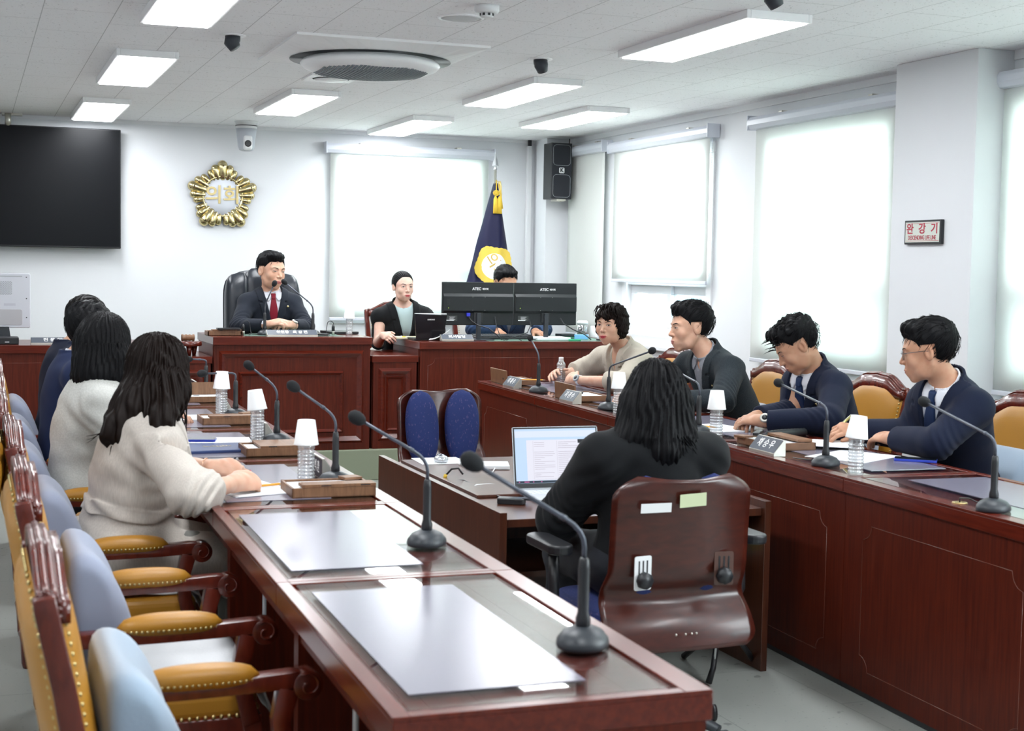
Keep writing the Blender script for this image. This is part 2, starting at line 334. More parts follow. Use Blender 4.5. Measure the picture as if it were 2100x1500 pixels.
# ---------------------------------------------------------------- ceiling fittings
MEm = mat('led_diffuser', (.9, .9, .9), .5, emit=(.94, .97, 1), es=PANEL); MTr = mat('white_metal_trim', (.90, .90, .91), .4)
pl = root('ceiling_light', (.855, 5.95, ZC), 'x', 'light', group='flat ceiling light panels')
fr = MB()
for a, b in (((-.155, -.635, -.036), (-.137, .635, 0)), ((.137, -.635, -.036), (.155, .635, 0)), ((-.137, -.635, -.036), (.137, -.617, 0)), ((-.137, .617, -.036), (.137, .635, 0))): fr.box(a, b)
put('light_frame', fr, MTr, pl, bev=.003)
put('diffuser', MB().box((-.137, -.617, -.040), (.137, .617, -.028)), MEm, pl)
LT = [((.855, 5.95), 'bright ceiling panel cut by the top edge, above the left desks'), ((.855, 8.28), 'ceiling panel second back in the column above the wall television'),
      ((.855, 10.61), 'ceiling panel closest to the wall television'), ((2.0, 9.50), 'ceiling panel just behind the small square vent'),
      ((3.14, 5.95), 'largest looking ceiling panel, over the right desks'), ((3.12, 8.30), 'ceiling panel beside the black dome camera'),
      ((3.10, 10.61), 'ceiling panel over the back blind and the flag'), ((3.95, 9.47), 'ceiling panel closest to the far right corner'),
      ((.855, 3.62), 'ceiling panel out of the picture above the left desks'), ((.855, 1.3), 'ceiling panel out of the picture near the camera'), ((3.14, 3.62), 'ceiling panel out of the picture over the right desks'), ((3.14, 1.3), 'ceiling panel out of the picture by the near window'), ((-.9, 6), 'ceiling panel out of the picture beyond the left chairs'), ((-.9, 2.5), 'ceiling panel out of the picture on the far left')]
for i, ((x, y), lb) in enumerate(LT):
    if i == 0: pl['label'] = lb
    else: dup(pl, (x, y, ZC), label=lb)
# cassette air conditioner
ac = root('ceiling_air_conditioner', (1.90, 7.20, ZC), 'square white ceiling air conditioner with round perforated grille', 'air conditioner')
N = 48; V = []; F = []
for k in range(N):
    a = 2*PI*k/N; q = .475/max(abs(math.cos(a)), abs(math.sin(a))); V += [(q*math.cos(a), q*math.sin(a), -.012), (.40*math.cos(a), .40*math.sin(a), -.045), (q*math.cos(a), q*math.sin(a), 0)]
for k in range(N):
    j = (k+1) % N; F += [(3*k, 3*j, 3*j+1, 3*k+1), (3*k+2, 3*j+2, 3*j, 3*k)]
put('fascia', MB().add(V, F, 0, False), MTr, ac)
put('outlet_ring', MB().lathe([(.405, -.046), (.395, -.044), (.38, -.006), (.25, -.006)], n=48), MBlk, ac)
put('grille_disc', MB().lathe([(0, -.118), (.2, -.114), (.29, -.102), (.335, -.085), (.352, -.066), (.34, -.05), (.30, -.02)], n=48), MTr, ac)
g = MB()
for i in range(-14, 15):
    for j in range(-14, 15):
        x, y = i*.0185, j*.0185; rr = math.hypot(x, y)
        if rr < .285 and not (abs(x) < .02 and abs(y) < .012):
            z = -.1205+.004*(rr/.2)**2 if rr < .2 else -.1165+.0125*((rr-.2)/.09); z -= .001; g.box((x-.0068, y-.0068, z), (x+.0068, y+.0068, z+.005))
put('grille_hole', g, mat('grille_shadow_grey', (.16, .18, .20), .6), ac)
vn = root('ceiling_vent', (1.95, 8.27, ZC), 'small square white ceiling vent with a curved disc', 'vent')
put('vent_plate', MB().box((-.14, -.14, -.008), (.14, .14, 0)), MTr, vn, bev=.003)
put('vent_slot', MB().lathe([(.105, -.0095), (.075, -.0095)], n=32), MGry, vn)
put('vent_disc', MB().lathe([(0, -.022), (.08, -.02), (.098, -.012), (.09, -.008)], n=32), MTr, vn)
sp = root('ceiling_speaker', (1.99, 6.03, ZC), 'round flush white ceiling speaker behind the smoke detector', 'speaker')
put('speaker_ring', MB().lathe([(.10, 0), (.098, -.006), (.088, -.007), (.088, 0)], n=32), MTr, sp)
put('speaker_mesh', MB().lathe([(0, -.008), (.07, -.007), (.089, -.003)], n=32), mat('fine_white_mesh', (.62, .63, .64), .7), sp)
sd = root('smoke_detector', (2.0, 5.72, ZC), 'round white smoke detector hanging under the ceiling', 'smoke detector')
put('detector_base', MB().lathe([(.052, 0), (.052, -.02), (.046, -.03), (.03, -.032)], n=28), MWht, sd)
put('detector_cage', MB().lathe([(.028, -.03), (.028, -.044), (.02, -.05), (0, -.05)], n=20), MWht, sd)
g = MB()
for k in range(8): a = PI*k/4; g.box((-.005, .0275, -.042), (.005, .0295, -.032), M=Matrix.Rotation(a, 4, 'Z'))
put('detector_slot', g, MBlk, sd)
def dome(x, y, lb, tilt):
    e = root('dome_camera', (x, y, ZC), lb, 'camera', group='small dark ceiling spot cameras', rz=tilt)
    put('mount_ring', MB().lathe([(.062, 0), (.06, -.004), (.035, -.005)], n=24), MTr, e)
    b = MB(); b.lathe([(.036, 0), (.036, -.02), (.034, -.03)], n=20); b.tube([(0, 0, -.01), (-.006, -.004, -.035), (.01, -.012, -.062)], [.035, .036, .027], 18)
    put('camera_head', b, mat('charcoal_camera', (.025, .03, .04), .45), e)
dome(1.17, 6.97, 'dark ceiling spot camera in front of the left light panels', 0)
dome(2.75, 7.02, 'dark ceiling spot camera beside the front middle light panel', 1.2)
dome(2.88, 4.93, 'dark ceiling spot camera cut by the top edge', .5)
pt = root('ptz_camera', (1.965, 11.08, ZC), 'white pan tilt camera hanging above the gold emblem', 'camera')
put('camera_mount', MB().lathe([(.088, 0), (.088, -.006), (.08, -.008), (.08, -.05), (.076, -.056)], n=32), MWht, pt)
put('vent_slit', MB().lathe([(.0815, -.03), (.0815, -.036)], n=32), MBlk, pt)
put('camera_body', MB().lathe([(.078, -.054), (.074, -.09), (.062, -.19), (.052, -.215), (.03, -.222), (0, -.222)], n=32), mat('pearl_white', (.46, .49, .54), .3), pt)
put('lens_housing', MB().box((-.032, -.078, -.218), (.036, -.01, -.105)), MWht, pt, bev=.02, seg=4)
l_ = MB(); l_.lathe([(.025, 0), (.025, .006), (.018, .008), (0, .004)], n=24, M=frame((0, -.076, -.17), (1, 0, 0), (0, 0, 1), (0, -1, 0)))
put('lens', l_, MBlk, pt)
# ---------------------------------------------------------------- wall things
tv = root('wall_television', (.29, 11.36, 1.97), 'large black wall television cut by the left edge', 'television', rz=0)
put('screen_body', MB().box((-.78, -.03, -.445), (.78, .03, .445)), MBlk, tv, bev=.006)
put('screen_glass', MB().box((-.772, -.0325, -.432), (.772, -.029, .437)), mat('dark_glossy_screen', (.0025, .003, .0045), .30, spec=.18), tv)
tb = MB(); tb.tube([(-.02, 0, .43), (-.02, -.03, .47), (-.02, -.03, .525)], .022, 12); tb.box((-.06, -.02, .515), (.08, .05, .53)); tb.box((-.1, .03, -.3), (.1, .088, .3))
put('ceiling_bracket', tb, MStl, tv)
tv.location.x = .29
em = root('council_emblem', (1.843, 11.445, 1.948), 'gold pentagonal flower emblem with two white-backed letters on the wall', 'emblem')
# petals: 5 large tips, 4 smaller lobes between each pair
MInner = mat('white_enamel', (.80, .83, .90), .4)
S_ = .268
def lobe(mb, a, rt, wd):
    d = (math.cos(a), 0, math.sin(a)); P = []; R = []
    for t in np.linspace(0, 1, 9):
        r = .13+(rt-wd*.95-.13)*t; P.append((d[0]*r, -.010-.016*math.sin(.35+t*2.0), d[2]*r)); R.append(wd*(.62+.38*t**.7))
    mb.tube(P, R, 14); mb.sph(P[-1], R[-1], 14)
LB = []
for k in range(5):
    a0 = PI/2+2*PI*k/5; LB.append((a0, .278, .040))
    for da, rt, wd in ((.262, .250, .031), (.475, .226, .0245), (.782, .226, .0245), (.995, .250, .031)): LB.append((a0+da, rt, wd))
for a, rt, wd in LB:
    p = MB(); lobe(p, a, rt, wd); put('petal', p, MGold, em, sub=0)
put('ring', MB().lathe([(.158, -.02), (.161, -.040), (.152, -.045), (.145, -.040), (.144, -.02)], n=64, M=frame((0, 0, 0), (1, 0, 0), (0, 0, -1), (0, 1, 0))), MGold, em)
put('back_plate', MB().lathe([(.15, 0), (.15, .036), (0, .036)], n=48, M=frame((0, 0, 0), (1, 0, 0), (0, 0, 1), (0, -1, 0))), MInner, em)
text('의회', .150, .008, em, MGoldF, FRONT((0, -.036, .002)), bold=.0024)
g = MB()
for k in range(5): a = PI/2+2*PI*k/5; g.sph((math.cos(a)*.232, -.062, math.sin(a)*.232), .006, 8)
put('rivet', g, mat('rivet_dark', (.05, .04, .02), .5, metal=.5), em)
ws = root('wall_speaker', (4.485, 11.02, 2.22), 'tall black loudspeaker mounted on the corner column', 'speaker')
put('speaker_cabinet', MB().box((-.09, -.08, -.225), (.09, .09, .225)), MBlk, ws, bev=.004)
put('speaker_grille', MB().box((-.086, -.086, -.22), (.086, -.078, .22)), mat('dark_mesh_cloth', (.022, .025, .032), .9, bump=(900, .3)), ws, bev=.002)
g = MB()
for z0, z1 in ((-.21, -.03), (.045, .21)):
    P = rrect(.15, z1-z0, .03, cy=(z0+z1)/2); P = [(x, -.087, y) for x, y in P]; g.tube(P+[P[0]], .0012, 5, cap=False)
put('grille_outline', g, MGry, ws)
put('badge_plate', MB().prism(rrect(.045, .045, .008), 0, .002, M=FRONT((0, -.086, .005))), MWht, ws)
text('K', .045, .001, ws, MBlk, FRONT((0, -.0885, .005)), bold=.0018)
g = MB(); g.box((-.03, -.06, -.24), (.05, .06, -.225)); g.tube([(.02, -.02, -.23), (.02, -.02, -.245)], .008, 8); g.box((-.02, .08, -.1), (.02, .16, .1))
put('speaker_bracket', g, MStl, ws)
g = MB(); g.tube([(.095, .0, .2), (.10, .0, .27)], .004, 6); put('speaker_cable', g, MBlk, ws)
cdt = root('cable_conduit', (4.39, 11.425, 0), 'white vertical cable conduit running up to the ceiling beside the column', 'conduit')
put('conduit_cover', MB().box((-.02, -.02, 0), (.02, .02, 2.45)), MWht, cdt, bev=.005)
put('cable_end', MB().box((-.01, -.012, 2.45), (.016, .012, 2.5)), MBlk, cdt)
sg = root('escape_sign', (4.452, 6.088, 1.64), 'small framed red-lettered sign on the pilaster', 'sign')
put('sign_frame', MB().box((-.012, -.148, -.06), (.008, .148, .06)), MBlk, sg, bev=.003)
put('sign_face', MB().box((-.0135, -.137, -.05), (-.011, .137, .05)), mat('cream_sign', (.62, .66, .60), .4), sg)
g = MB()
for z in (-.043, .043): g.box((-.0142, -.134, z-.0008), (-.0130, .134, z+.0008))
put('sign_rule', g, MRed, sg)
text('완 강 기', .056, .001, sg, MRed, TOLEFT((-.0137, 0, .014)), squash=1.14, bold=.0012, space=1.35)
text('DESCENDING LIFE LINE', .03, .001, sg, MRed, TOLEFT((-.0137, 0, -.028)), squash=.72, bold=.0003)
bk = root('escape_bracket', (XR-.03, 6.50, 1.5), 'pale metal escape bracket folded upright beside the pilaster', 'bracket')
put('bracket_post', MB().box((-.03, -.02, -.21), (0, .03, .22)), mat('beige_metal', (.50, .51, .50), .4), bk, bev=.003)
put('bracket_rod', MB().tube([(-.035, -.02, -.09), (-.035, -.02, .18)], .006, 8), MGry, bk)
g = MB(); g.box((-.035, -.09, .195), (.02, .03, .215)); g.tube([(-.02, -.05, .2), (-.02, -.05, .18)], .008, 8); put('bracket_arm', g, mat('beige_metal'), bk)
# ================================================================ desks of the two rows
T_ = .73
def desk(name, L, loc, rz, label, group):
    e = root(name, loc, label, 'desk', rz=rz, group=group); w = .548
    s = MB(); s.box((0, 0, .678), (w, L, .7215)); put('desk_top', s, MWY, e, bev=.002)
    b = MB()
    for lo, hi in (((0, 0, .7215), (.028, L, T_)), ((w-.05, 0, .7215), (w, L, T_)), ((.028, 0, .7215), (w-.05, .026, T_)), ((.028, L-.022, .7215), (w-.05, L, T_))): b.box(lo, hi)
    put('top_border', b, MWY, e, bev=.0015)
    put('glass_sheet', MB().box((.036, .034, .7222), (w-.060, L-.030, .7292)), MDeskGlass, e, bev=.001)
    put('desk_mat', MB().box((.055, .11, .7294), (.365, L-.115, .7306)), MDeskMat, e)
    put('front_panel', MB().box((w-.035, 0, .02), (w-.012, L, .678)), MW, e)
    # inset line with notched corners on the aisle side
    x = w-.0118; a, c, r, z0, z1 = .115, L-.115, .05, .09, .585; P = []
    for cy, cz, q in ((a, z0, 0), (c, z0, 1), (c, z1, 2), (a, z1, 3)):
        for i in range(7):
            t = PI/2*(i/6); 
            dy, dz = [(math.sin(t), math.cos(t)), (-math.cos(t), math.sin(t)), (-math.sin(t), -math.cos(t)), (math.cos(t), -math.sin(t))][q]
            P.append((x, cy+dy*r, cz+dz*r))
    g = MB(); g.tube(P+[P[0]], .0016, 5, cap=False); put('panel_bead', g, MLine, e)
    put('kick_strip', MB().box((w-.04, 0, 0), (w-.016, L, .02)), MBlk, e)
    for y in (.0, L-.022): put('side_panel', MB().box((.045, y, 0), (w-.035, y+.022, .678)), MW, e)
    put('apron', MB().box((.05, .022, .60), (.068, L-.022, .678)), MW, e)
    put('shelf', MB().box((.075, .022, .612), (w-.035, L-.022, .626)), MW, e)
    put('bag_hook', MB().box((.058, L*.5-.012, .515), (.064, L*.5+.012, .60)), MGry, e, bev=.001)
    return e
LN = ['left row desk nearest the camera, bare with one microphone', 'left row bare desk between the nearest one and the woman in the beige blazer', 'left row desk where the long-haired woman in the beige blazer writes',
      'left row desk with the navy folder and phone', 'left row desk with papers beside the bent microphone', 'left row desk at the dais end with the upright box lid']
d0 = desk('council_desk', .996, (.603, 2.11, 0), -.018, LN[0], 'desks of the left row')
def Lp(x, y): # left row local to world
    c, s = math.cos(-.018), math.sin(-.018); return (.603+c*x-s*y, 2.11+s*x+c*y)
for k in range(1, 6): dup(d0, (*Lp(0, .998*k), 0), label=LN[k])
RN = ['right row desk at the right edge with only a microphone', 'right row desk where the man with spectacles writes', 'right row desk of the man looking down', 'right row desk of the man in the grey jacket', 'right row desk of the woman in beige nearest the dais']
def Rp(x, y): # right row: x from the sitter side towards the aisle, y towards the camera, origin at the dais end
    a = PI-.033; c, s = math.cos(a), math.sin(a); return (3.487+c*x-s*y, 8.45+s*x+c*y)
e0 = desk('council_desk', 1.058, (*Rp(0, 1.06*4), 0), PI-.033, RN[1], 'desks of the right row')
for k, i in ((0, 4), (1, 3), (2, 2), (3, 1), (4, 0)):
    if k == 3: e0.location = (*Rp(0, 1.06*k), 0); e0['label'] = RN[1]
    else: dup(e0, (*Rp(0, 1.06*k), 0), label=RN[i])
# ================================================================ microphones
def mic(name, base, head, label, group, az=0., h0=.165, bend=.05, base_size=1., foot=True, cable=None):
    e = root(name, base, label, 'microphone', group=group); b = MB(); q = base_size
    M = Matrix.Rotation(az, 4, 'Z')
    if foot:
        b.lathe([(.050*q, 0), (.053*q, .006), (.051*q, .016), (.040*q, .029), (.022*q, .037), (.012, .039)], n=28, sx=1.12, sy=.92, M=M); put('mic_base', b, MMic, e)
        k = MB(); k.box((.018, -.012, .024), (.042, .012, .031), M=M @ Matrix.Rotation(.42, 4, 'Y')); put('mic_button', k, MBlk, e, bev=.002)
    s = MB(); z0 = .034 if foot else 0
    s.tube([(0, 0, z0), (0, 0, z0+.006), (0, 0, z0+.018), (0, 0, z0+.03), (0, 0, h0-.02), (0, 0, h0-.004), (0, 0, h0)], [.011, .014, .014, .0105, .0105, .009, .006], 14); put('mic_stem', s, MBlk, e)
    hx, hy, hz = [head[i]-base[i] for i in range(3)]; d = Vector((hx, hy, 0)); dn = d.normalized() if d.length > 1e-4 else Vector((0, 1, 0))
    P = [Vector((0, 0, h0-.004)), Vector((0, 0, h0+.02))]
    c = Vector((0, 0, h0+bend)); H = Vector((hx, hy, hz)); dirn = (H-c).normalized(); a = P[-1]; q2 = c+dirn*bend*.9
    for t in (.25, .5, .75, 1.): P.append(a*(1-t)**2+c*2*t*(1-t)+q2*t*t)
    P.append(H-dirn*.02)
    g = MB(); g.tube(P, [.0045]*(len(P)-2)+[.0042, .0042], 10); g.tube([q2+dirn*.0, q2+dirn*.012], [.0056, .0056], 10); put('gooseneck', g, MGun, e)
    w = MB(); A = H-dirn*.022; w.tube([A, A+dirn*.004, A+dirn*.012, A+dirn*.024, A+dirn*.036, A+dirn*.043, A+dirn*.046], [.006, .011, .0155, .0175, .0155, .009, .002], 18); put('windscreen', w, MBlkM, e)
    if cable: g = MB(); g.tube([Vector(p)-Vector(base) for p in cable], .0022, 6); put('mic_cable', g, MBlk, e)
    return e
GL, GR = 'gooseneck microphones of the left row', 'gooseneck microphones of the right row'
mic('desk_microphone', (1.052, 2.42, T_), (.832, 2.42, 1.078), 'largest gooseneck microphone, on the desk nearest the camera', GL, az=.9)
mic('desk_microphone', (1.064, 3.435, T_), (.881, 3.43, 1.052), 'gooseneck microphone on the second bare desk of the left row', GL, az=.9)
mic('desk_microphone', (1.087, 4.50, T_), (.950, 4.50, 1.041), 'gooseneck microphone in front of the long-haired woman in beige', GL, az=-.9)
mic('desk_microphone', (1.118, 5.60, T_), (1.008, 5.60, 1.032), 'gooseneck microphone behind the navy folder', GL, az=-.9)
mic('desk_microphone', (1.128, 6.60, T_), (.978, 6.60, .928), 'gooseneck microphone bent flat towards the left seats', GL, az=-.9, bend=.035)
mic('desk_microphone', (1.146, 7.60, T_), (1.054, 7.60, .929), 'gooseneck microphone bent flat at the dais end of the left row', GL, az=-.9, bend=.03)
mic('desk_microphone', (2.838, 3.50, T_), (2.85, 3.865, 1.021), 'gooseneck microphone on the empty desk at the right edge', GR, az=.4, cable=[(2.838, 3.55, .74), (2.83, 3.6, .752), (2.834, 3.65, .745), (2.834, 3.651, .732)])
mic('desk_microphone', (2.900, 4.50, T_), (2.915, 4.866, 1.001), 'gooseneck microphone beside the open notebook', GR, az=.4, cable=[(2.9, 4.55, .74), (2.885, 4.62, .738), (2.88, 4.69, .735)])
mic('desk_microphone', (2.925, 5.53, T_), (2.96, 5.86, .985), 'gooseneck microphone half hidden behind the black-haired woman', GR, az=.4)
mic('desk_microphone', (2.985, 6.605, T_), (2.99, 6.135, 1.051), 'gooseneck microphone leaning the other way over the right row', GR, az=.4, cable=[(2.985, 6.65, .74), (2.97, 6.72, .737), (2.965, 6.8, .735)])
mic('desk_microphone', (3.003, 7.607, T_), (3.0, 7.74, 1.030), 'gooseneck microphone of the right row nearest the dais', GR, az=.4, cable=[(3.0, 7.66, .74), (2.98, 7.75, .737), (2.97, 7.85, .735)])
GC = 'microphones on the middle dais desk'
mic('dais_microphone', (1.835, 9.62, .955), (1.890, 9.58, 1.300), 'upright gooseneck microphone in front of the red tie', GC, h0=.15, az=1.5)
mic('dais_microphone', (2.160, 9.62, .955), (1.965, 9.62, 1.310), 'gooseneck microphone slanting in from the red-tied man\'s left arm', GC, h0=.15, az=1.5)
def stub(x, lb, s):
    e = root('microphone_plug', (x, 9.60, .955), lb, 'plug', group='upright plugs with looped cables'); b = MB()
    b.tube([(0, 0, 0), (0, 0, .045)], .009, 12); put('plug_sleeve', b, MStl, e)
    b = MB(); b.tube([(0, 0, .03), (0, 0, .058), (0, 0, .075)], [.0105, .0105, .004], 12); put('plug_tip', b, MBlk, e)
    b = MB(); P = [(0, 0, .07)]+[(-s*.02+s*.022*math.cos(t), 0, .075+.022*math.sin(t)) for t in np.linspace(.2, PI-.3, 8)]+[(-s*.046, 0, .04), (-s*.05, -.01, .01), (-s*.03, -.03, .004)]
    b.tube(P, .0022, 6); put('plug_cable', b, MBlk, e)
stub(1.69, 'upright cable plug at the red-tied man\'s right elbow', -1); stub(2.295, 'upright cable plug right of the wide nameplate', 1)
# ================================================================ nameplates
def plate(loc, rz, w, h, front, label, back=None, d=.05, sz=.03, squash=1., fs=1.):
    e = root('nameplate', loc, label, 'nameplate', rz=rz, group='triangular nameplates')
    # local: slanted face towards -y, upright back towards +y
    s = MB(); s.prism([(-d/2, 0), (d/2, 0), (d/2, h), (d/2-.008, h), (-d/2, .012)], -w/2, w/2, M=frame((0, 0, 0), (0, 1, 0), (0, 0, 1), (1, 0, 0))); put('plate_body', s, MStl, e, bev=.001)
    n = Vector((0, -(h-.012), d-.008)).normalized(); up = Vector((0, d-.008, h-.012)).normalized(); c = Vector((0, -.004, .012+(h-.012)/2))+n*.0006
    F = frame(c, (1, 0, 0), up, n); hh = math.hypot(h-.012, d-.008)-.003
    put('plate_face', MB().prism(rrect(w-.004, hh, .001, 1), 0, .001, M=F), MPlate, e)
    text(front, sz, .0006, e, MTxt, F @ Matrix.Translation((0, 0, .0012)), bold=.0006, squash=squash)
    if back:
        B = frame((0, d/2+.0002, h/2), (-1, 0, 0), (0, 0, 1), (0, 1, 0)); put('plate_back', MB().prism(rrect(w-.004, h-.006, .001, 1), 0, .001, M=B), mat('nameplate_dark', (.03, .03, .042), .3), e)
        text(back, sz, .0006, e, MTxt, B @ Matrix.Translation((0, 0, .0012)), bold=.0004, squash=squash)
    return e
plate((1.978, 9.43, .955), 0, .335, .044, '위원장   최 상 진', 'widest nameplate, on the middle dais desk under the clasped hands', sz=.030)
plate((3.117, 9.43, .925), 0, .228, .044, '의사담당', 'nameplate on the right dais desk beside the small laptop', sz=.034)
plate((.50, 9.44, .905), 0, .30, .044, '전 문 위 원', 'nameplate on the left dais desk half hidden by the navy suit', sz=.034)
pr = -PI/2-.033
plate((2.965, 7.93, T_), pr, .20, .062, '이 재 수', 'nameplate on the right row nearest the dais', sz=.042, squash=.9)
plate((2.94, 6.99, T_), pr, .20, .062, '지 경 수', 'nameplate on the right row before the propped box lid', sz=.042, squash=.9)
plate((2.868, 4.86, T_), pr, .20, .062, '채 승 우', 'nameplate on the right row left of the open notebook', sz=.042, squash=.9)
pl_ = PI/2-.018
plate((1.085, 4.67, T_), pl_, .20, .07, '김 석 환', 'nameplate seen from behind beside the beige blazer woman\'s bottle', back='김 석 환', sz=.042, d=.045, squash=.9)
plate((1.108, 5.76, T_), pl_, .20, .07, '박 순 재', 'nameplate seen from behind beside the navy folder', back='박 순 재', sz=.042, d=.045, squash=.9)
plate((1.118, 6.80, T_), pl_, .18, .07, '최 민 석', 'nameplate seen from behind beside the flat-bent microphone', back='최 민 석', sz=.040, d=.045, squash=.9)
plate((1.135, 7.85, T_), pl_, .18, .07, '정 수 영', 'nameplate seen from behind at the dais end of the left row', back='정 수 영', sz=.040, d=.045, squash=.9)
# ================================================================ bottles and cups
def bottle(loc, label, cup=True, lean=0., cl=None, s=1.):
    e = root('water_bottle', loc, label, 'bottle', group='ribbed clear water bottles'); P = [(0, .002), (.02, 0), (.0275, .004)]
    for k in range(9): P += [(.0268, .010+k*.0115), (.0280, .0135+k*.0115), (.0262, .0165+k*.0115), (.0236, .0185+k*.0115)]
    P += [(.0275, .118), (.026, .128), (.018, .142), (.0125, .15), (.0125, .158)]
    put('bottle_wall', MB().lathe([(r*s, z*s) for r, z in P], n=24), MPet, e)
    if not cup: put('bottle_cap', MB().lathe([(.0145, .150), (.0145, .166), (.012, .168), (0, .168)], n=20), MWht, e)
    put('bottle_neck_ring', MB().lathe([(.0135*s, .147*s), (.0155*s, .149*s), (.0135*s, .151*s)], n=20), MWht, e)
    if cup:
        c = root('paper_cup', (loc[0], loc[1], loc[2]+.128*s), cl, 'cup', group='upturned white paper cups', rot=(lean*.4, lean, 0))
        put('cup_wall', MB().lathe([(.0385, 0), (.0395, .002), (.038, .005), (.0275, .078), (.026, .0785), (.0255, .0765), (0, .0765)], n=28), MCup, c)
    return e
for loc, a, ln in (((.990, 4.49), 'beside the writing woman in the beige blazer', 0.), ((1.045, 5.62), 'behind the navy folder on the left row', -.12), ((1.066, 6.61), 'by the flat-bent microphone on the left row', .03), ((1.035, 7.70), 'at the dais end of the left row', .1),
                   ((2.868, 4.262), 'before the writing man with spectacles', .08), ((2.885, 5.30), 'before the man looking down', 0), ((2.915, 6.33), 'beside the black-haired woman\'s head', 0)):
    bottle((*loc, T_), 'clear water bottle '+a, True, ln, 'upturned paper cup on the bottle '+a)
bottle((2.430, 9.70, .955), 'clear water bottle standing on the middle dais desk', True, .03, 'upturned paper cup on the bottle of the middle dais desk', s=.86)
bottle((3.33, 8.07, T_), 'half empty capped bottle before the woman in beige with short hair', False)
# ================================================================ pencil boxes, papers, small desk things
def penbox(loc, rz, label, lid='flat', L=.255, Wd=.19):
    e = root('pencil_box', loc, label, 'box', rz=rz, group='brown wooden pencil boxes'); b = MB(); h = .03
    b.box((-L/2, -Wd/2, 0), (L/2, Wd/2, .005))
    for lo, hi in (((-L/2, -Wd/2, 0), (L/2, -Wd/2+.008, h)), ((-L/2, Wd/2-.008, 0), (L/2, Wd/2, h)), ((-L/2, -Wd/2, 0), (-L/2+.008, Wd/2, h)), ((L/2-.008, -Wd/2, 0), (L/2, Wd/2, h))): b.box(lo, hi)
    put('box_tray', b, MBX, e, bev=.001)
    put('note_paper', MB().box((-L/2+.012, -Wd/2+.012, .006), (L/2-.012, Wd/2-.012, .024)), MPap, e)
    l = MB()
    if lid == 'flat': l.box((-L/2+.03, -Wd/2-.001, .030), (L/2, -Wd/2+.062, .040)); l.box((L/2-.05, Wd/2-.06, .028), (L/2+.01, Wd/2-.01, .036), M=Matrix.Rotation(.25, 4, 'Z'))
    elif lid == 'cover': l.box((-L/2+.05, -Wd/2, .030), (L/2, Wd/2, .038))
    elif lid == 'up': l.box((-L/2, Wd/2-.012, .028), (L/2, Wd/2-.002, .095), M=Matrix.Translation((0, 0, 0)) @ Matrix.Rotation(-.08, 4, 'X'))
    put('box_lid', l, MBX, e, bev=.001)
    g = MB(); g.box((-.04, -Wd/2-.0015, .034), (-.01, -Wd/2-.0005, .037)); g.box((.08, -Wd/2-.0015, .034), (.11, -Wd/2-.0005, .037)); put('box_label', g, MBlk, e)
    return e
penbox((1.02, 4.32, T_), -.018, 'open pencil box nearest the camera, beside the orange pencil')
penbox((1.05, 5.29, T_), -.018, 'covered pencil box on the desk with the navy folder', 'cover', L=.24)
penbox((1.06, 6.36, T_), -.018, 'open pencil box on the third occupied left desk')
penbox((1.08, 7.40, T_), -.018, 'pencil box with its lid upright at the dais end', 'up', L=.26)
penbox((3.09, 8.23, T_), PI/2-.033, 'pencil box behind the nameplate nearest the dais', 'up', L=.30, Wd=.2)
penbox((3.08, 7.16, T_), PI/2-.033, 'pencil box with propped lid before the beige sleeve', 'up', L=.30, Wd=.2)
penbox((3.02, 5.05, T_), PI/2-.033, 'pencil box behind the nameplate beside the closed umbrella', 'none' if False else 'flat', L=.28, Wd=.2)
penbox((1.56, 9.62, .955), 0, 'pencil box on the middle dais desk by the gavel stand', 'flat', L=.22, Wd=.14)
def paper(loc, rz, label, w=.21, h=.297, n=1, t=.0012, ln=True):
    e = root('paper_sheet', loc, label, 'paper', rz=rz, group='loose white papers')
    for k in range(n): put('sheet', MB().box((-w/2, -h/2, k*t), (w/2, h/2, k*t+t*.8), M=Matrix.Rotation(.05*k, 4, 'Z')), MPap, e)
    if ln:
        g = MB()
        for k in range(11): g.box((-w*.38, h*.36-k*h*.07, n*t), (w*(.38-.12*((k*7) % 3)), h*.36-k*h*.07+.0025, n*t+.0003))
        put('printed_lines', g, mat('pale_blue_print', (.50, .66, .74), .7), e)
    return e
paper((.80, 4.45, T_+.001), .25, 'paper under the writing hand of the woman in the beige blazer', n=2)
paper((.885, 5.70, T_+.001), PI/2-.1, 'printed sheet under the dark phone beside the navy folder')
paper((.90, 6.60, T_+.001), PI/2, 'printed sheet beside the third left pencil box')
paper((3.15, 4.70, T_+.001), .5, 'broad white papers under the notebook of the man with spectacles', w=.297, h=.25, ln=False)
paper((3.10, 5.68, T_+.001), .1, 'papers under the watch hand of the man looking down', n=2, t=.003)
paper((3.12, 6.62, T_+.001), .2, 'paper behind the cup before the man in the grey jacket')
paper((1.80, 9.60, .956), 0, 'paper under the microphone foot on the middle dais desk', w=.16, h=.2, ln=False)
def pencil(loc, rz, label, L=.15, c=(.85, .38, .03), tilt=0.):
    e = root('pencil', loc, label, 'pencil', rot=(0, tilt, rz), group='orange pencils')
    put('pencil_shaft', MB().tube([(-L/2, 0, .004), (L/2-.018, 0, .004)], .0038, 6), mat('orange_lacquer', c, .4), e)
    put('pencil_tip', MB().tube([(L/2-.018, 0, .004), (L/2-.003, 0, .004), (L/2, 0, .004)], [.0037, .001, .0003], 6), mat('bare_pencil_wood', (.6, .45, .25), .6), e)
pencil((.862, 4.455, T_+.005), .35, 'orange pencil on the paper of the woman in the beige blazer', L=.12)
pencil((3.045, 5.67, T_+.009), -1.2, 'orange pencil on the papers behind the paper cup', L=.12)
pencil((3.13, 8.02, T_+.034), -.4, 'orange pencil lying on the pencil box nearest the dais')
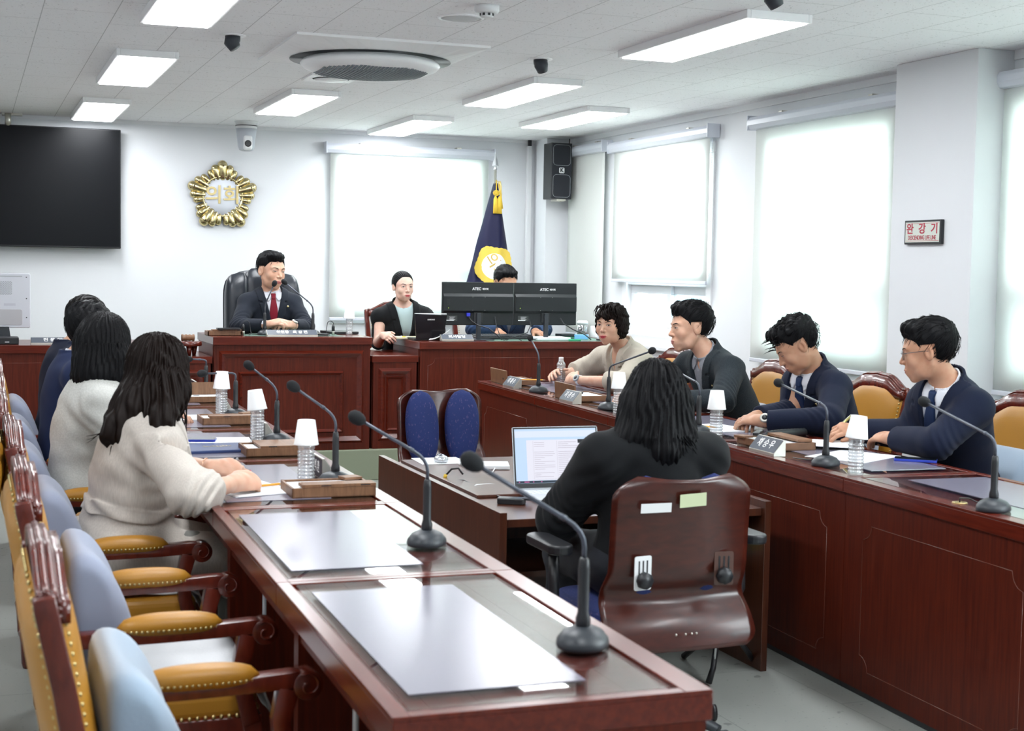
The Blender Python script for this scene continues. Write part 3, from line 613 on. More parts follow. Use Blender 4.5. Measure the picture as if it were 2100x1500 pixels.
fo = root('document_folder', (.84, 5.43, T_), 'navy document folder with gold crest on the left row', 'folder', rz=.05)
put('folder_cover', MB().box((-.155, -.11, 0), (.135, .11, .012)), MNavy, fo, bev=.003)
g = MB()
for k in range(9): g.box((-.03+k*.012, -.01+.006*math.sin(k), .0122), (-.022+k*.012, .02+.008*math.cos(k*2), .0128))
put('folder_crest', g, MGold, fo)
def phone(loc, rz, label, c=MNavy):
    e = root('mobile_phone', loc, label, 'phone', rz=rz, group='mobile phones')
    put('phone_body', MB().prism(rrect(.075, .155, .009), 0, .009), c, e, bev=.001); put('phone_screen', MB().prism(rrect(.071, .151, .008), .009, .0096), mat('phone_glass', (.012, .016, .02), .06), e)
phone((.805, 5.60, T_+.0145), PI/2-.25, 'dark phone lying at the rear edge of the navy folder', mat('blue_phone_shell', (.03, .06, .45), .3))
phone((3.31, 4.53, T_+.001), .9, 'blue-edged phone before the man with spectacles', mat('blue_phone_shell'))
phone((.79, 4.79, T_+.001), PI/2+.5, 'pink-cased phone under the left hand of the woman in the beige blazer', mat('pink_shell', (.5, .12, .18), .4))
phone((3.27, 8.24, T_+.001), .3, 'pink-grey phone before the woman in beige with short hair', mat('rose_grey_shell', (.45, .33, .35), .3))
nb = root('notebook', (3.23, 4.98, T_+.003), 'open notebook under the pen hand of the man with spectacles', 'notebook', rz=.95)
for s_ in (-1, 1): put('page_block', MB().grid(lambda u, v: (s_*(.002+.10*u), (v-.5)*.17, .003+.016*(1-(1-u)**6)*(1-.25*u)*(1 if s_ > 0 else .8)), 8, 4, thick=.004*s_), MPap, nb)
put('notebook_cover', MB().box((-.105, -.088, 0), (.105, .088, .002)), MBlk, nb)
um = root('folding_umbrella', (3.20, 5.27, T_+.022), 'black ribbed folding umbrella lying beside the man looking down', 'umbrella', rz=.35)
g = MB(); P = []; R = []
for i in range(24): P.append((-.12+.24*i/23, 0, 0)); R.append(.021*(1-.35*abs(i/23-.4))+.0015*(i % 2))
g.tube(P, R, 14); put('umbrella_cloth', g, mat('black_nylon', (.012, .015, .018), .5), um); put('umbrella_handle', MB().tube([(-.155, 0, 0), (-.12, 0, 0)], .013, 12), MBlk, um)
cn = root('copper_lid', (3.245, 5.12, T_), 'small shiny copper disc on the seam between two right desks', 'lid'); put('disc', MB().lathe([(.02, 0), (.021, .006), (.018, .008), (0, .008)]), mat('copper', (.75, .42, .3), .25, metal=1), cn)
gr = root('cable_grommet', (2.834, 3.651, T_), 'brass cable grommet in the empty right desk', 'grommet'); put('grommet_ring', MB().lathe([(.008, 0), (.012, .003), (.022, .003), (.024, 0)], n=24), MBrass, gr)
pc = root('pen_case', (3.03, 8.18, T_+.03), 'black spectacle case lying in the box nearest the dais', 'case', rz=.9); put('case_shell', MB().prism(rrect(.13, .03, .012), 0, .014), MBlk, pc, bev=.004)
pc = root('pen_case', (3.03, 7.10, T_+.03), 'black spectacle case lying in the box with the propped lid', 'case', rz=.9); put('case_shell', MB().prism(rrect(.13, .03, .012), 0, .014), MBlk, pc, bev=.004)
pc = root('pen_case', (2.98, 5.12, T_+.042), 'black pen case lying on the box beside the umbrella', 'case', rz=.9); put('case_shell', MB().prism(rrect(.13, .03, .012), 0, .014), MBlk, pc, bev=.004)
# ================================================================ centre reporters' table
ct = root('reporter_table', (2.15, 5.22, 0), 'low cherry table with raised side boards in the aisle', 'table')
for s_, nm in ((-1, 'side_board'), (1, 'side_board')): put('side_board', MB().box((s_*.5-.0125, -.75, 0), (s_*.5+.0125, .78, .615)), MWB, ct, bev=.002)
put('table_top', MB().box((-.487, -.73, .560), (.487, .75, .588)), MWB, ct, bev=.002)
put('writing_board', MB().box((-.43, -.28, .588), (.45, .72, .600)), MWB, ct, bev=.002)
put('lower_shelf', MB().box((-.487, -.60, .36), (.487, .70, .38)), MWB, ct)
put('modesty_panel', MB().box((-.487, 0, .05), (.487, .02, .56)), MWB, ct)
pcs = root('computer_case', (2.49, 4.80, .381), 'grey box with a yellow sticker on the shelf of the low table', 'computer'); put('case_body', MB().box((-.12, -.15, 0), (.12, .15, .10)), MGry, pcs, bev=.004); put('sticker', MB().box((.05, -.152, .02), (.10, -.150, .07)), mat('lime_sticker', (.5, .6, .05), .5), pcs)
lp = root('open_laptop', (2.07, 4.99, .588), 'open silver laptop with a document on its bright screen', 'laptop', rz=-.04)
put('laptop_base', MB().box((-.17, -.20, 0), (.17, .04, .014)), mat('silver_shell', (.62, .66, .70), .3, metal=.2), lp, bev=.004)
g = MB()
for r in range(5):
    for c in range(13): g.box((-.15+c*.0232, -.02-r*.02, .0141), (-.131+c*.0232, -.004-r*.02, .0152))
put('keyboard_keys', g, mat('pale_keys', (.68, .72, .75), .5), lp); put('touchpad', MB().box((-.05, -.185, .0141), (.06, -.125, .0146)), mat('pale_touchpad', (.58, .63, .68), .35), lp)
lm = Matrix.Translation((0, .045, .012)) @ Matrix.Rotation(-.20, 4, 'X'); sc = root('laptop_lid', (0, 0, 0), None, None); sc.parent = lp; sc.matrix_local = lm
put('lid_shell', MB().prism(rrect(.342, .232, .006, 3, cy=.116), 0, .006, M=frame((0, 0, 0), (1, 0, 0), (0, 0, 1), (0, -1, 0))), mat('silver_shell'), sc)
put('screen_bezel', MB().box((-.169, -.0068, .002), (.169, -.006, .230)), MBlk, sc)
def em_(nm, c, s=1.): return mat(nm, (0, 0, 0), .35, emit=c, es=s*.36, spec=.3)
S3 = MB(); S3.box((-.163, -.0074, .020), (.163, -.0068, .224)); put('screen_picture', S3, em_('screen_blue', (.55, .72, .95), .95), sc)
put('document_page', MB().box((-.118, -.0078, .030), (.122, -.0074, .182)), em_('screen_page', (.80, .80, .90), .95), sc)
put('screen_ribbon', MB().box((-.163, -.0078, .192), (.163, -.0074, .216)), em_('screen_ribbon', (.72, .80, .95), .95), sc)
put('taskbar', MB().box((-.163, -.0078, .0205), (.163, -.0074, .029)), em_('screen_dark', (.03, .05, .08), .8), sc)
g = MB()
random.seed(3)
for c, x0 in ((0, -.088), (1, .008)):
    for r in range(19):
        if random.random() > .1: g.box((x0, -.0082, .172-r*.0072), (x0+.082*random.choice((1, 1, .95, .9, .5, .3)), -.0079, .1733-r*.0072))
g.box((-.092, -.0082, .034), (-.0915, -.0079, .178)); g.box((.094, -.0082, .034), (.0945, -.0079, .178)); g.box((.003, -.0082, .034), (.0035, -.0079, .178)); g.box((-.092, -.0082, .034), (.094, -.0079, .0344))
put('screen_text', g, em_('screen_print', (.50, .44, .52), .8), sc)
g = MB(); g.box((.088, -.0086, .168), (.114, -.0083, .182)); put('screen_popup', g, em_('screen_dark2', (.02, .02, .03), .5), sc)
g = MB()
for k, x in enumerate((-.154, -.132, -.098, -.066, .128, .140)): g.box((x, -.0082, .0225), (x+(.02 if k == 1 else .005), -.0079, .0275))
put('taskbar_icons', g, em_('icon_mix', (.5, .15, .35), .8), sc)
mp = root('paper_pad', (1.87, 5.87, .600), 'white paper under the mouse on the low table', 'paper', rz=-.05); put('sheet', MB().box((-.10, -.10, 0), (.10, .10, .0015)), MPap, mp)
ms = root('computer_mouse', (1.865, 5.83, .6015), 'silver and black mouse on the low table', 'mouse', rz=-.2)
put('mouse_body', MB().sph((0, 0, .012), (.031, .05, .019), 20), mat('pearl_shell', (.6, .63, .66), .15, metal=.5), ms); put('mouse_top', MB().sph((0, .004, .016), (.024, .038, .018), 20), mat('mouse_dark', (.03, .04, .06), .1), ms)
ub = root('usb_hub', (1.80, 4.80, .588), 'black adapter with a yellow cable end beside the silver laptop', 'adapter', rz=-.5); put('hub_body', MB().prism(rrect(.10, .055, .014), 0, .022), MBlk, ub, bev=.004); put('hub_lip', MB().box((.04, -.018, .016), (.075, .018, .024)), MBlk, ub, bev=.002)
cb = root('cable_bundle', (1.80, 5.30, .588), 'tangled black and white cables with yellow tape on the low table', 'cable')
def wob(P, r, m, nm, par, o): g = MB(); g.tube([tuple(a-b for a, b in zip(p, o)) for p in P], r, 7); put(nm, g, m, par)
O = (1.80, 5.30, .588)
wob([(1.745, 5.40, .592), (1.75, 5.40, .61), (1.765, 5.38, .635), (1.79, 5.37, .638), (1.805, 5.36, .615)], .004, MBlk, 'black_cable', cb, O)
wob([(1.742, 5.40, .590), (1.748, 5.40, .612)], .007, MYel, 'yellow_tape', cb, O)
wob([(1.75, 5.38, .592), (1.79, 5.30, .600), (1.80, 5.18, .593), (1.79, 5.05, .593), (1.80, 4.90, .595), (1.80, 4.86, .600)], .0035, MBlk, 'black_cable', cb, O)
wob([(1.76, 5.14, .592), (1.80, 5.18, .600), (1.86, 5.20, .598), (1.93, 5.14, .594), (1.99, 5.08, .594)], .003, MWht, 'white_cable', cb, O)
wob([(1.90, 5.70, .606), (1.96, 5.66, .612), (2.02, 5.58, .606), (1.96, 5.45, .606), (1.93, 5.42, .606)], .003, MWht, 'white_cable', cb, O)
wb = root('white_charger', (2.03, 5.62, .600), 'white flat box behind the silver laptop', 'charger', rz=-.3); put('charger_body', MB().box((-.06, -.07, 0), (.06, .07, .018)), MWht, wb, bev=.004)
tr = root('floor_tripod', (2.47, 4.42, 0), 'black folding tripod foot with thin chrome struts under the low table', 'tripod')
for k, (x, y) in enumerate(((.19, .13), (-.10, -.06), (-.02, .28))):
    put('tripod_leg', MB().tube([(0, .05, .22), (x*.75, y*.75, .06), (x, y, .012)], [.010, .010, .012], 8), MBlk, tr); put('tripod_strut', MB().tube([(0, .05, .32), (x*.7, y*.7, .07)], .004, 6), MChr, tr)
put('tripod_post', MB().tube([(0, .05, .2), (0, .05, .55)], .012, 10), MBlk, tr)
# ================================================================ twin-pad office chairs
MBlueF = mat('speckled_blue_fabric', (.02, .035, .17), .85)
noise_col(MBlueF, (.010, .022, .115), (.075, .055, .15), (1, 1, .5), 120., 2, .62, .68)
def ergo(loc, rz, label, stickers=False, arms=True):
    e = root('office_chair', loc, label, 'chair', rz=rz, group='plywood office chairs with twin blue back pads')
    def shell(u, v): # v 0 top .. 1 bottom edge ; chair faces +y
        z = .835-.50*v; wd = .222+.028*max(0, (v-.55)/.45)
        k = 1-(max(0, (.14-v)/.14))**2.6*.34-(max(0, (v-.9)/.1))**2.4*.16; k -= .06*math.exp(-((v-.74)/.08)**2)*0
        y = -.25-.045*(1-v)**2+.04*math.exp(-((v-.70)/.10)**2)-.055*max(0, v-.74)*2.2
        x = (u-.5)*2*wd*k; return (x, y+.10*((u-.5)*2)**2*(.45-.3*v), z-.006*math.cos((u-.5)*2*PI)*(1 if v < .2 else 0)*(.2-v)*5)
    put('plywood_shell', MB().grid(shell, 24, 40, thick=-.013), MWD, e)
    for s_ in (-1, 1):
        p = MB(); Mp = Matrix.Translation((s_*.104, -.208, .655)) @ Matrix.Rotation(.10, 4, 'X') @ Matrix.Rotation(s_*.03, 4, 'Y') @ Matrix.Rotation(s_*.10, 4, 'Z'); sg = lambda v, n: math.copysign(abs(v)**n, v)
        p.grid(lambda u, v: (lambda a, t: (.087*(1-.10*(t < 0)*(-t))*sg(math.cos(a), .9)*max(0, 1-abs(t)**2.6)**.5, .034*sg(math.sin(a), .8)*max(0, 1-abs(t)**3.2)**.5, .185*t))(2*PI*u, -1+2*v), 28, 26, M=Mp)
        put('back_pad', p, MBlueF, e)
    sc_ = MB(); sc_.prism(rrect(.47, .43, .10, 8), .385, .435); put('seat_cushion', sc_, MBlueF, e, bev=.02, seg=3); put('seat_plate', MB().prism(rrect(.45, .41, .10, 8), .36, .386), MWD, e, bev=.004)
    if stickers:
        def on(x, z): v = (.835-z)/.50; q = shell(.5+x/.444, v); return q[1]-.0145
        for x, z, w, h, m_, r in ((-.105, .755, .095, .027, MWht, 0), (.005, .775, .083, .038, mat('pale_green_label', (.6, .66, .42), .5), -.05)):
            put('inventory_label', MB().box((-w/2, -.0015, -h/2), (w/2, 0, h/2), M=Matrix.Translation((x, on(x, z), z)) @ Matrix.Rotation(.1, 4, 'X') @ Matrix.Rotation(r, 4, 'Y')), m_, e)
        for s_, m_ in ((-1, MWht), (1, mat('worn_bronze_plate', (.10, .05, .04), .25))):
            M = Matrix.Translation((s_*.13, on(s_*.13, .565)+.001, .565)) @ Matrix.Rotation(-s_*.18, 4, 'Z')
            F = M @ frame((0, 0, 0), (1, 0, 0), (0, 0, 1), (0, -1, 0)); put('adjuster_plate', MB().prism(rrect(.058, .098, .006), 0, .003, M=F), m_, e)
            g = MB()
            for k in (-1, 0, 1): g.box((k*.014-.0025, -.034, .003), (k*.014+.0025, .036, .0036), M=F)
            put('adjuster_slot', g, MBlk, e)
            g = MB(); g.lathe([(.024, .003), (.0255, .008), (.023, .024), (0, .025)], n=8, M=F @ Matrix.Translation((0, -.020, 0))); put('adjuster_knob', g, MBlk, e)
        g = MB()
        for x in (-.03, .0, .02, .035): g.sph((x, on(x, .385)+.0, .385), .004, 6)
        put('shell_bolt', g, MStl, e)
    for s_ in ((-1, 1) if arms else ()):
        put('armrest_pad', MB().prism(rrect(.075, .24, .036, 8), .60, .63, M=Matrix.Translation((s_*.32, -.02, 0))), MBlk, e, bev=.008, seg=3)
        g = MB(); g.tube([(s_*.31, -.03, .60), (s_*.31, -.04, .45), (s_*.27, -.04, .37), (s_*.1, -.03, .36)], [.018, .018, .016, .016], 8); put('armrest_post', g, MBlk, e)
    put('gas_column', MB().tube([(0, 0, .09), (0, 0, .22), (0, 0, .36)], [.035, .026, .026], 14), MBlk, e)
    for k in range(5):
        a = 2*PI*k/5+.25; c, s = math.cos(a), math.sin(a); g = MB()
        g.tube([(0, 0, .115), (c*.15, s*.15, .105), (c*.27, s*.27, .075)], [.03, .025, .02], 8, flat=.7); put('star_leg', g, MMic, e)
        w = root('castor', (c*.285, s*.285, 0), None, None); w.parent = e; M = Matrix.Rotation(a+1.1, 4, 'Z')
        for q in (-.012, .012): put('castor_wheel', MB().tube([(0, q-.008, .026), (0, q+.008, .026)], .026, 16, M=M), MBlk, w)
        put('castor_fork', MB().box((-.012, -.006, .03), (.016, .006, .075), M=M), MMic, w)
    return e
ergo((1.915, 3.95, 0), 0., 'office chair under the black-haired woman, its labelled plywood back to the camera', True)
ergo((2.135, 6.38, 0), PI+.12, 'empty office chair with two speckled blue back pads facing the camera', arms=False)
# ================================================================ upholstered armchairs
def crest(t): a = abs(t); s = min(1, max(0, (.96-a)/.62)); return .056*(s*s*(3-2*s))+.006*max(0, 1-a*4)
def armchair(name, loc, rz, label, group, leather=MLeather, wd=MWC):
    e = root(name, loc, label, 'chair', rz=rz, group=group); zs = .375
    def yb(z): return -.20-.09*max(0, (z-.37)/.52)
    for s_ in (-1, 1):
        g = MB(); g.box((s_*.235-.022, .185, .30), (s_*.235+.022, .229, .38)); g.lathe([(.012, 0), (.016, .01), (.020, .08), (.024, .17), (.027, .195), (.019, .207), (.030, .228), (.031, .25), (.021, .27), (.027, .285), (.024, .30)], (s_*.235, .207, 0), 16)
        put('leg', g, wd, e, bev=.002)
        g = MB(); g.box((s_*.232-.022, -.224, .25), (s_*.232+.022, -.18, .39)); g.lathe([(.014, 0), (.019, .02), (.022, .09), (.028, .13), (.018, .15), (.029, .175), (.030, .20), (.020, .22), (.026, .24), (.022, .255)], (s_*.232, -.202, 0), 16)
        put('leg', g, wd, e, bev=.002)
    g = MB(); g.box((-.235, .19, .325), (.235, .225, zs)); g.box((-.235, -.215, .325), (.235, -.19, zs)); g.box((-.25, -.2, .325), (-.22, .21, zs)); g.box((.22, -.2, .325), (.25, .21, zs)); put('seat_frame', g, wd, e, bev=.003)
    put('seat_cushion', MB().box((-.228, -.195, zs-.015), (.228, .225, .438)), leather, e, bev=.026, seg=4)
    g = MB(); P = [(-.249, -.17+.036*k, zs+.006) for k in range(11)]+[(-.228+.0456*k*.98, .228, zs+.006) for k in range(11)]+[(.249, -.17+.036*k, zs+.006) for k in range(11)]
    for i in range(len(P)-1):
        if (Vector(P[i+1])-Vector(P[i])).length < .08:
            for q in (0, .5): g.sph(Vector(P[i]).lerp(Vector(P[i+1]), q), .0055, 6)
    put('nail_trim', g, MBrass, e)
    for s_ in (-1, 1):
        g = MB(); P = [(s_*.232, -.20, .36), (s_*.238, yb(.6), .60), (s_*.243, yb(.75), .75), (s_*.246, yb(.885)-.003, .875), (s_*.246, yb(.9)-.004, .897)]; g.tube(P, [.030, .028, .026, .026, .025], 4, ph=.5); put('back_post', g, wd, e, bev=.004)
    c = MB()
    for dy, dz, r in ((.015, -.024, .0062), (.016, -.012, .0058), (.015, .000, .0058), (.010, .010, .0066), (-.002, .013, .0072), (-.012, .009, .0065)): c.tube([(.240*t, yb(.89)+dy-.006*(1-t*t)+.002, .885+crest(t)+dz) for t in np.linspace(-1, 1, 29)], r, 8)
    c.grid(lambda u, v: (.240*(2*u-1), yb(.89)+.012-.006*(1-(2*u-1)**2), .85+(crest(2*u-1)+.036)*v), 28, 2, thick=.024); put('crest_rail', c, wd, e)
    put('lower_back_rail', MB().box((-.232, -.225, .43), (.232, -.2, .46)), wd, e, bev=.002)
    def fr_(sg, b):
        def q(u, v):
            t = 2*u-1; zt = .862+crest(t)*.95; z = .46+(zt-.46)*v; k = (1-abs(t)**6)*(1-abs(2*v-1)**8)
            return (.226*t+.008*t*v, yb(z)+sg*(.016+b*k), z)
        return q
    p = MB(); p.grid(fr_(1, .026), 20, 20); p.grid(lambda u, v: fr_(-1, .034)(1-u, v), 20, 20)
    f1, f2 = fr_(1, 0), fr_(-1, 0)
    for sgn in (0, 1): p.grid(lambda u, v: tuple(a+(b-a)*(u if sgn else 1-u) for a, b in zip(f1(sgn, v), f2(sgn, v))), 1, 14)
    put('back_upholstery', p, leather, e)
    for sg in (1, -1):
        g = MB()
        for k in range(25): 
            for s_ in (-1, 1): q = fr_(sg, 0)(.5+.47*s_, k/24); g.sph((q[0], q[1]+sg*.006, q[2]), .0050, 6)
        for k in range(25): q = fr_(sg, 0)(.03+.94*k/24, .985); g.sph((q[0], q[1]+sg*.006, q[2]), .0050, 6)
        put('back_nail_trim', g, MBrass, e)
    for s_ in (-1, 1):
        x = s_*.252; g = MB()
        g.tube([(s_*.246, yb(.58)+.005, .580), (x, -.12, .583), (x, 0, .584), (x, .12, .586), (x, .20, .590), (x, .235, .588)], [.031, .029, .029, .029, .030, .028], 4, ph=.5, flat=.78)
        g.tube([(x-.025, .232, .578), (x+.025, .232, .578)], .030, 22)
        for q in (-1, 1): g.tube([(x+q*.0262, .232+(.027-.0019*i)*math.cos(2.2-i*.6), .578+(.027-.0019*i)*math.sin(2.2-i*.6)) for i in range(13)], .0032, 6)
        g.tube([(x, .195, .572), (x, .180, .51), (s_*.244, .185, .44), (s_*.238, .205, .36)], [.030, .026, .027, .030], 4, ph=.5)
        a = put('armrest', g, wd, e, bev=.003)
        P = []; R = []
        for i in range(15): t = i/14; P.append((x, -.098+.235*t, .603+.004*math.sin(PI*t))); R.append(.0285*(1-abs(2*t-1)**3.2)**.5+.003)
        put('arm_pad', MB().tube(P, R, 18, flat=.86), leather, a)
        g = MB()
        for sd in (-1, 1):
            for i in range(20): t = (i+.5)/20; g.sph((x+sd*(.0285*(1-abs(2*t-1)**6)), -.098+.235*t, .598), .0040, 6)
        put('arm_nail_trim', g, MBrass, a)
    return e
GLC, GRC = 'tan leather armchairs of the left row', 'tan leather armchairs of the right row'
c0 = armchair('leather_armchair', (.40, 3.555, 0), -PI/2, 'empty tan leather armchair covered with a white towel', GLC)
dup(c0, (.40, 2.60, 0), label='tan leather armchair nearest the camera with a light blue cushion')
dup(c0, (.40, 4.53, 0), label='tan leather armchair holding the long-haired woman in the beige blazer')
dup(c0, (.38, 5.50, 0), label='tan leather armchair holding the woman in the off-white linen jacket')
dup(c0, (.39, 6.48, 0), label='tan leather armchair holding the nearer of the two navy-suited men')
dup(c0, (.40, 7.45, 0), label='tan leather armchair holding the navy-suited man nearest the dais')
dup(c0, (-.235, 4.45, 0), rz=PI/2-.05, label='spare tan leather armchair turned away at the left edge')
for y, lb in ((4.80, 'tan leather armchair behind the man with spectacles, at the right edge'), (5.87, 'tan leather armchair between the two right men in navy suits'), (6.80, 'tan leather armchair partly hidden by the man looking down'), (7.97, 'tan leather armchair just behind the man in the grey jacket, below the window'), (3.75, 'empty tan leather armchair beyond the right edge')):
    dup(c0, (3.77, y, 0), rz=PI/2-.03, label=lb, group=GRC)
MPale = mat('pale_brocade', (.55, .53, .50), .8, bump=(90, .3))
p0 = armchair('dais_chair', (3.03, 10.29, .205), PI, 'pale upholstered wooden chair holding the woman in black at the dais', 'pale chairs behind the dais', leather=MPale)
dup(p0, (3.72, 10.30, .205), label='pale upholstered wooden chair holding the man behind the monitors')
# lumbar cushions and towels
def cushion(name, loc, rz, label, m, group, h=.33, w=.40, top=.775):
    e = root(name, loc, label, 'cushion', rz=rz, group=group); n = 40; V = []; F = []; NU = 18
    pr = [(-.180, top-h+.01), (-.09, top-h), (-.050, top-h+.04), (-.060, top-h+.14), (-.095, top-h*.28), (-.140, top-.02), (-.175, top), (-.215, top-.03)]
    m_ = len(pr)
    for i in range(NU+1):
        t = 2*i/NU-1; k = (1-abs(t)**5)**.35 if abs(t) < 1 else 0; k = max(k, .06)
        cy = -.17; cz = top-h/2
        for y, z in pr: V.append((w/2*t*(1), cy+(y-cy)*(.5+.5*k)+.030*t*t*(1 if y > -.17 else 0), cz+(z-cz)*(.78+.22*k)))
    for i in range(NU):
        for j in range(m_): F.append((i*m_+j, i*m_+(j+1) % m_, (i+1)*m_+(j+1) % m_, (i+1)*m_+j))
    for i_, o_ in ((0, 1), (NU, -1)):
        ring_ = V[i_*m_:(i_+1)*m_]; cy_ = sum(q[1] for q in ring_)/m_; cz_ = sum(q[2] for q in ring_)/m_; n0 = len(V); V += [(q[0], cy_+(q[1]-cy_)*.5, cz_+(q[2]-cz_)*.8) for q in ring_]
        for j in range(m_): F.append((i_*m_+j, n0+j, n0+(j+1) % m_, i_*m_+(j+1) % m_) if o_ > 0 else (i_*m_+j, i_*m_+(j+1) % m_, n0+(j+1) % m_, n0+j))
        V.append((ring_[0][0], cy_, cz_)); cc_ = len(V)-1
        for j in range(m_): F.append((n0+j, n0+(j+1) % m_, cc_) if o_ < 0 else (n0+(j+1) % m_, n0+j, cc_))
    put('cushion_cover', MB().add(V, F), m, e, sub=2)
    return e
GCU = 'grey lumbar cushions'
cushion('lumbar_cushion', (.40, 2.60, 0), -PI/2, 'light blue lumbar cushion on the armchair nearest the camera', MCush, None, top=.755)
q0 = cushion('lumbar_cushion', (.40, 3.555, 0), -PI/2, 'grey-blue mesh lumbar cushion on the empty armchair with the towel', MMesh, GCU)
dup(q0, (.37, 4.53, 0), label='grey mesh lumbar cushion behind the long-haired woman in the beige blazer')
dup(q0, (.34, 5.50, 0), label='grey mesh lumbar cushion behind the woman in the off-white linen jacket')
dup(q0, (.34, 6.48, 0), label='grey mesh lumbar cushion behind the nearer navy-suited man')
dup(q0, (.36, 7.45, 0), label='grey mesh lumbar cushion on the left armchair nearest the dais')
r0 = cushion('lumbar_cushion', (3.77, 4.80, 0), PI/2-.03, 'light blue lumbar cushion at the right edge behind the man with spectacles', MCush, None, h=.29, w=.42, top=.745)
MGC = mat('grey_velour', (.36, .38, .46), .8, sheen=.5)
q1 = cushion('lumbar_cushion', (3.75, 5.87, 0), PI/2-.03, 'grey lumbar cushion between the two right men in navy suits', MGC, GCU, h=.29, w=.42, top=.745)
dup(q1, (3.75, 6.80, 0), label='grey lumbar cushion left of the man looking down')
def towel(loc, rz, label):
    e = root('seat_towel', loc, label, 'towel', rz=rz, group='white towels on the seats')
    def f(u, v): # v along y back to front, drape over the front edge
        L = .52*v; y = -.185+L; z = .446; 
        if y > .215: z -= (y-.215)*.85; y = .228+(y-.215)*.35
        return (-.205+.41*u+.012*math.sin(v*5), y, z+.004*math.sin(u*14+v*3)+.003*math.sin(v*17))
    put('towel_cloth', MB().grid(f, 26, 30, thick=-.006), MTowel, e); return e
t0 = towel((.40, 3.555, 0), -PI/2, 'white towel spread on the empty armchair of the left row')
dup(t0, (.40, 4.53, 0), label='white towel under the long-haired woman in the beige blazer')
dup(t0, (.38, 5.50, 0), label='white towel under the woman in the off-white linen jacket')
# ================================================================ dais
MCarp = mat('sage_carpet', (.235, .26, .185), .95, bump=(400, .6))
put('floor_dais', MB().box((XL, 9.34, 0), (XR, YB, .205)), MCarp, kind='structure', bev=.006)
def ring(mb, x0, x1, z0, z1, y, w, pr_):
    A = [(x0, z0), (x1, z0), (x1, z1), (x0, z1)]; B = [(x0+w, z0+w), (x1-w, z0+w), (x1-w, z1-w), (x0+w, z1-w)]; C = [(x0+w*.35, z0+w*.35), (x1-w*.35, z0+w*.35), (x1-w*.35, z1-w*.35), (x0+w*.35, z1-w*.35)]
    V = [(x, y, z) for x, z in A]+[(x, y-pr_, z) for x, z in C]+[(x, y+.004, z) for x, z in B]; F = []
    for i in range(4): j = (i+1) % 4; F += [(i, j, 4+j, 4+i), (4+i, 4+j, 8+j, 8+i)]
    mb.add(V, F, 0, False)
cdsk = root('dais_desk', (1.985, 9.38, .205), 'tall mahogany desk of the red-tied man with raised panel mouldings', 'desk')
def dd(par, x0, x1, zt, d=.67, st=.05, lip=.02, y0=0):
    put('desk_top', MB().box((x0, y0-lip, zt-st), (x1, y0+d, zt)), MWH, par, bev=.003)
    put('front_panel', MB().box((x0+.01, y0, 0), (x1-.01, y0+.025, zt-st)), MW, par)
    for x in (x0+.005, x1-.025): put('side_panel', MB().box((x, y0+.025, 0), (x+.02, y0+d-.02, zt-st)), MW, par)
dd(cdsk, -.53, .52, .75)
g = MB(); ring(g, -.49, .465, .045, .66, 0, .05, .024); put('outer_moulding', g, MWH, cdsk)
g = MB(); ring(g, -.365, .33, .115, .525, 0, .030, .020); put('inner_moulding', g, MWH, cdsk)
put('desk_blotter', MB().box((-.3, .1, .75), (.35, .5, .752)), mat('green_blotter', (.09, .15, .12), .6), cdsk)
for x0, x1, lb in ((1.22, 1.452, 'low side cabinet left of the tall dais desk, below the gavel'), (2.508, 2.828, 'low side cabinet with a raised panel between the dais desks')):
    s_ = root('side_cabinet', ((x0+x1)/2, 9.38, .205), lb, 'cabinet', group='low dais cabinets'); h = (x1-x0)/2
    dd(s_, -h, h, .625, st=.045, lip=.008)
    g = MB(); ring(g, -h+.045, h-.045, .055, .54, 0, .05, .022); put('outer_moulding', g, MWH, s_)
    g = MB(); ring(g, -h+.10, h-.10, .12, .485, 0, .020, .014); put('inner_moulding', g, MWH, s_)
def longdesk(x0, x1, zt, lb):
    e = root('dais_desk', ((x0+x1)/2, 9.38, .205), lb, 'desk'); h = (x1-x0)/2; dd(e, -h, h, zt-.205, st=.05, y0=-.0)
    P = []; r = .05; z0, z1 = .07, zt-.205-.11
    for cx, cz, q in ((-h+.065, z0, 0), (h-.065, z0, 1), (h-.065, z1, 2), (-h+.065, z1, 3)):
        for i in range(7):
            t = PI/2*i/6; dx, dz = [(math.sin(t), math.cos(t)), (-math.cos(t), math.sin(t)), (-math.sin(t), -math.cos(t)), (math.cos(t), -math.sin(t))][q]; P.append((cx+dx*r, -.0015, cz+dz*r))
    g = MB(); g.tube(P+[P[0]], .0014, 5, cap=False); put('panel_bead', g, MLine, e); return e
longdesk(2.832, 4.34, .922, 'long dais desk carrying the two black monitors')
longdesk(-1.0, 1.215, .905, 'long dais desk carrying the white monitor at the left edge')
# gavel and stand
gs = root('gavel_stand', (1.32, 9.52, .83), 'small round wooden gavel stand on the low cabinet', 'stand')
put('stand_top', MB().lathe([(.085, .062), (.088, .07), (.085, .088), (.078, .092), (0, .092)], n=28), MWC, gs, bev=0)
for a in (.5, 2.6, 4.7): put('stand_leg', MB().tube([(.05*math.cos(a), .05*math.sin(a), .063), (.045*math.cos(a), .045*math.sin(a), 0)], [.02, .012], 8), MWC, gs)
gv = root('gavel', (1.315, 9.50, .945), 'turned wooden gavel head lying on the round stand', 'gavel'); g = MB()
g.tube([(-.042, 0, 0), (-.04, 0, 0), (-.03, 0, 0), (-.026, 0, 0), (-.012, 0, 0), (0, 0, 0), (.012, 0, 0), (.026, 0, 0), (.03, 0, 0), (.04, 0, 0), (.042, 0, 0)], [.018, .023, .023, .018, .022, .019, .022, .018, .023, .023, .018], 18); put('gavel_head', g, MBX, gv)
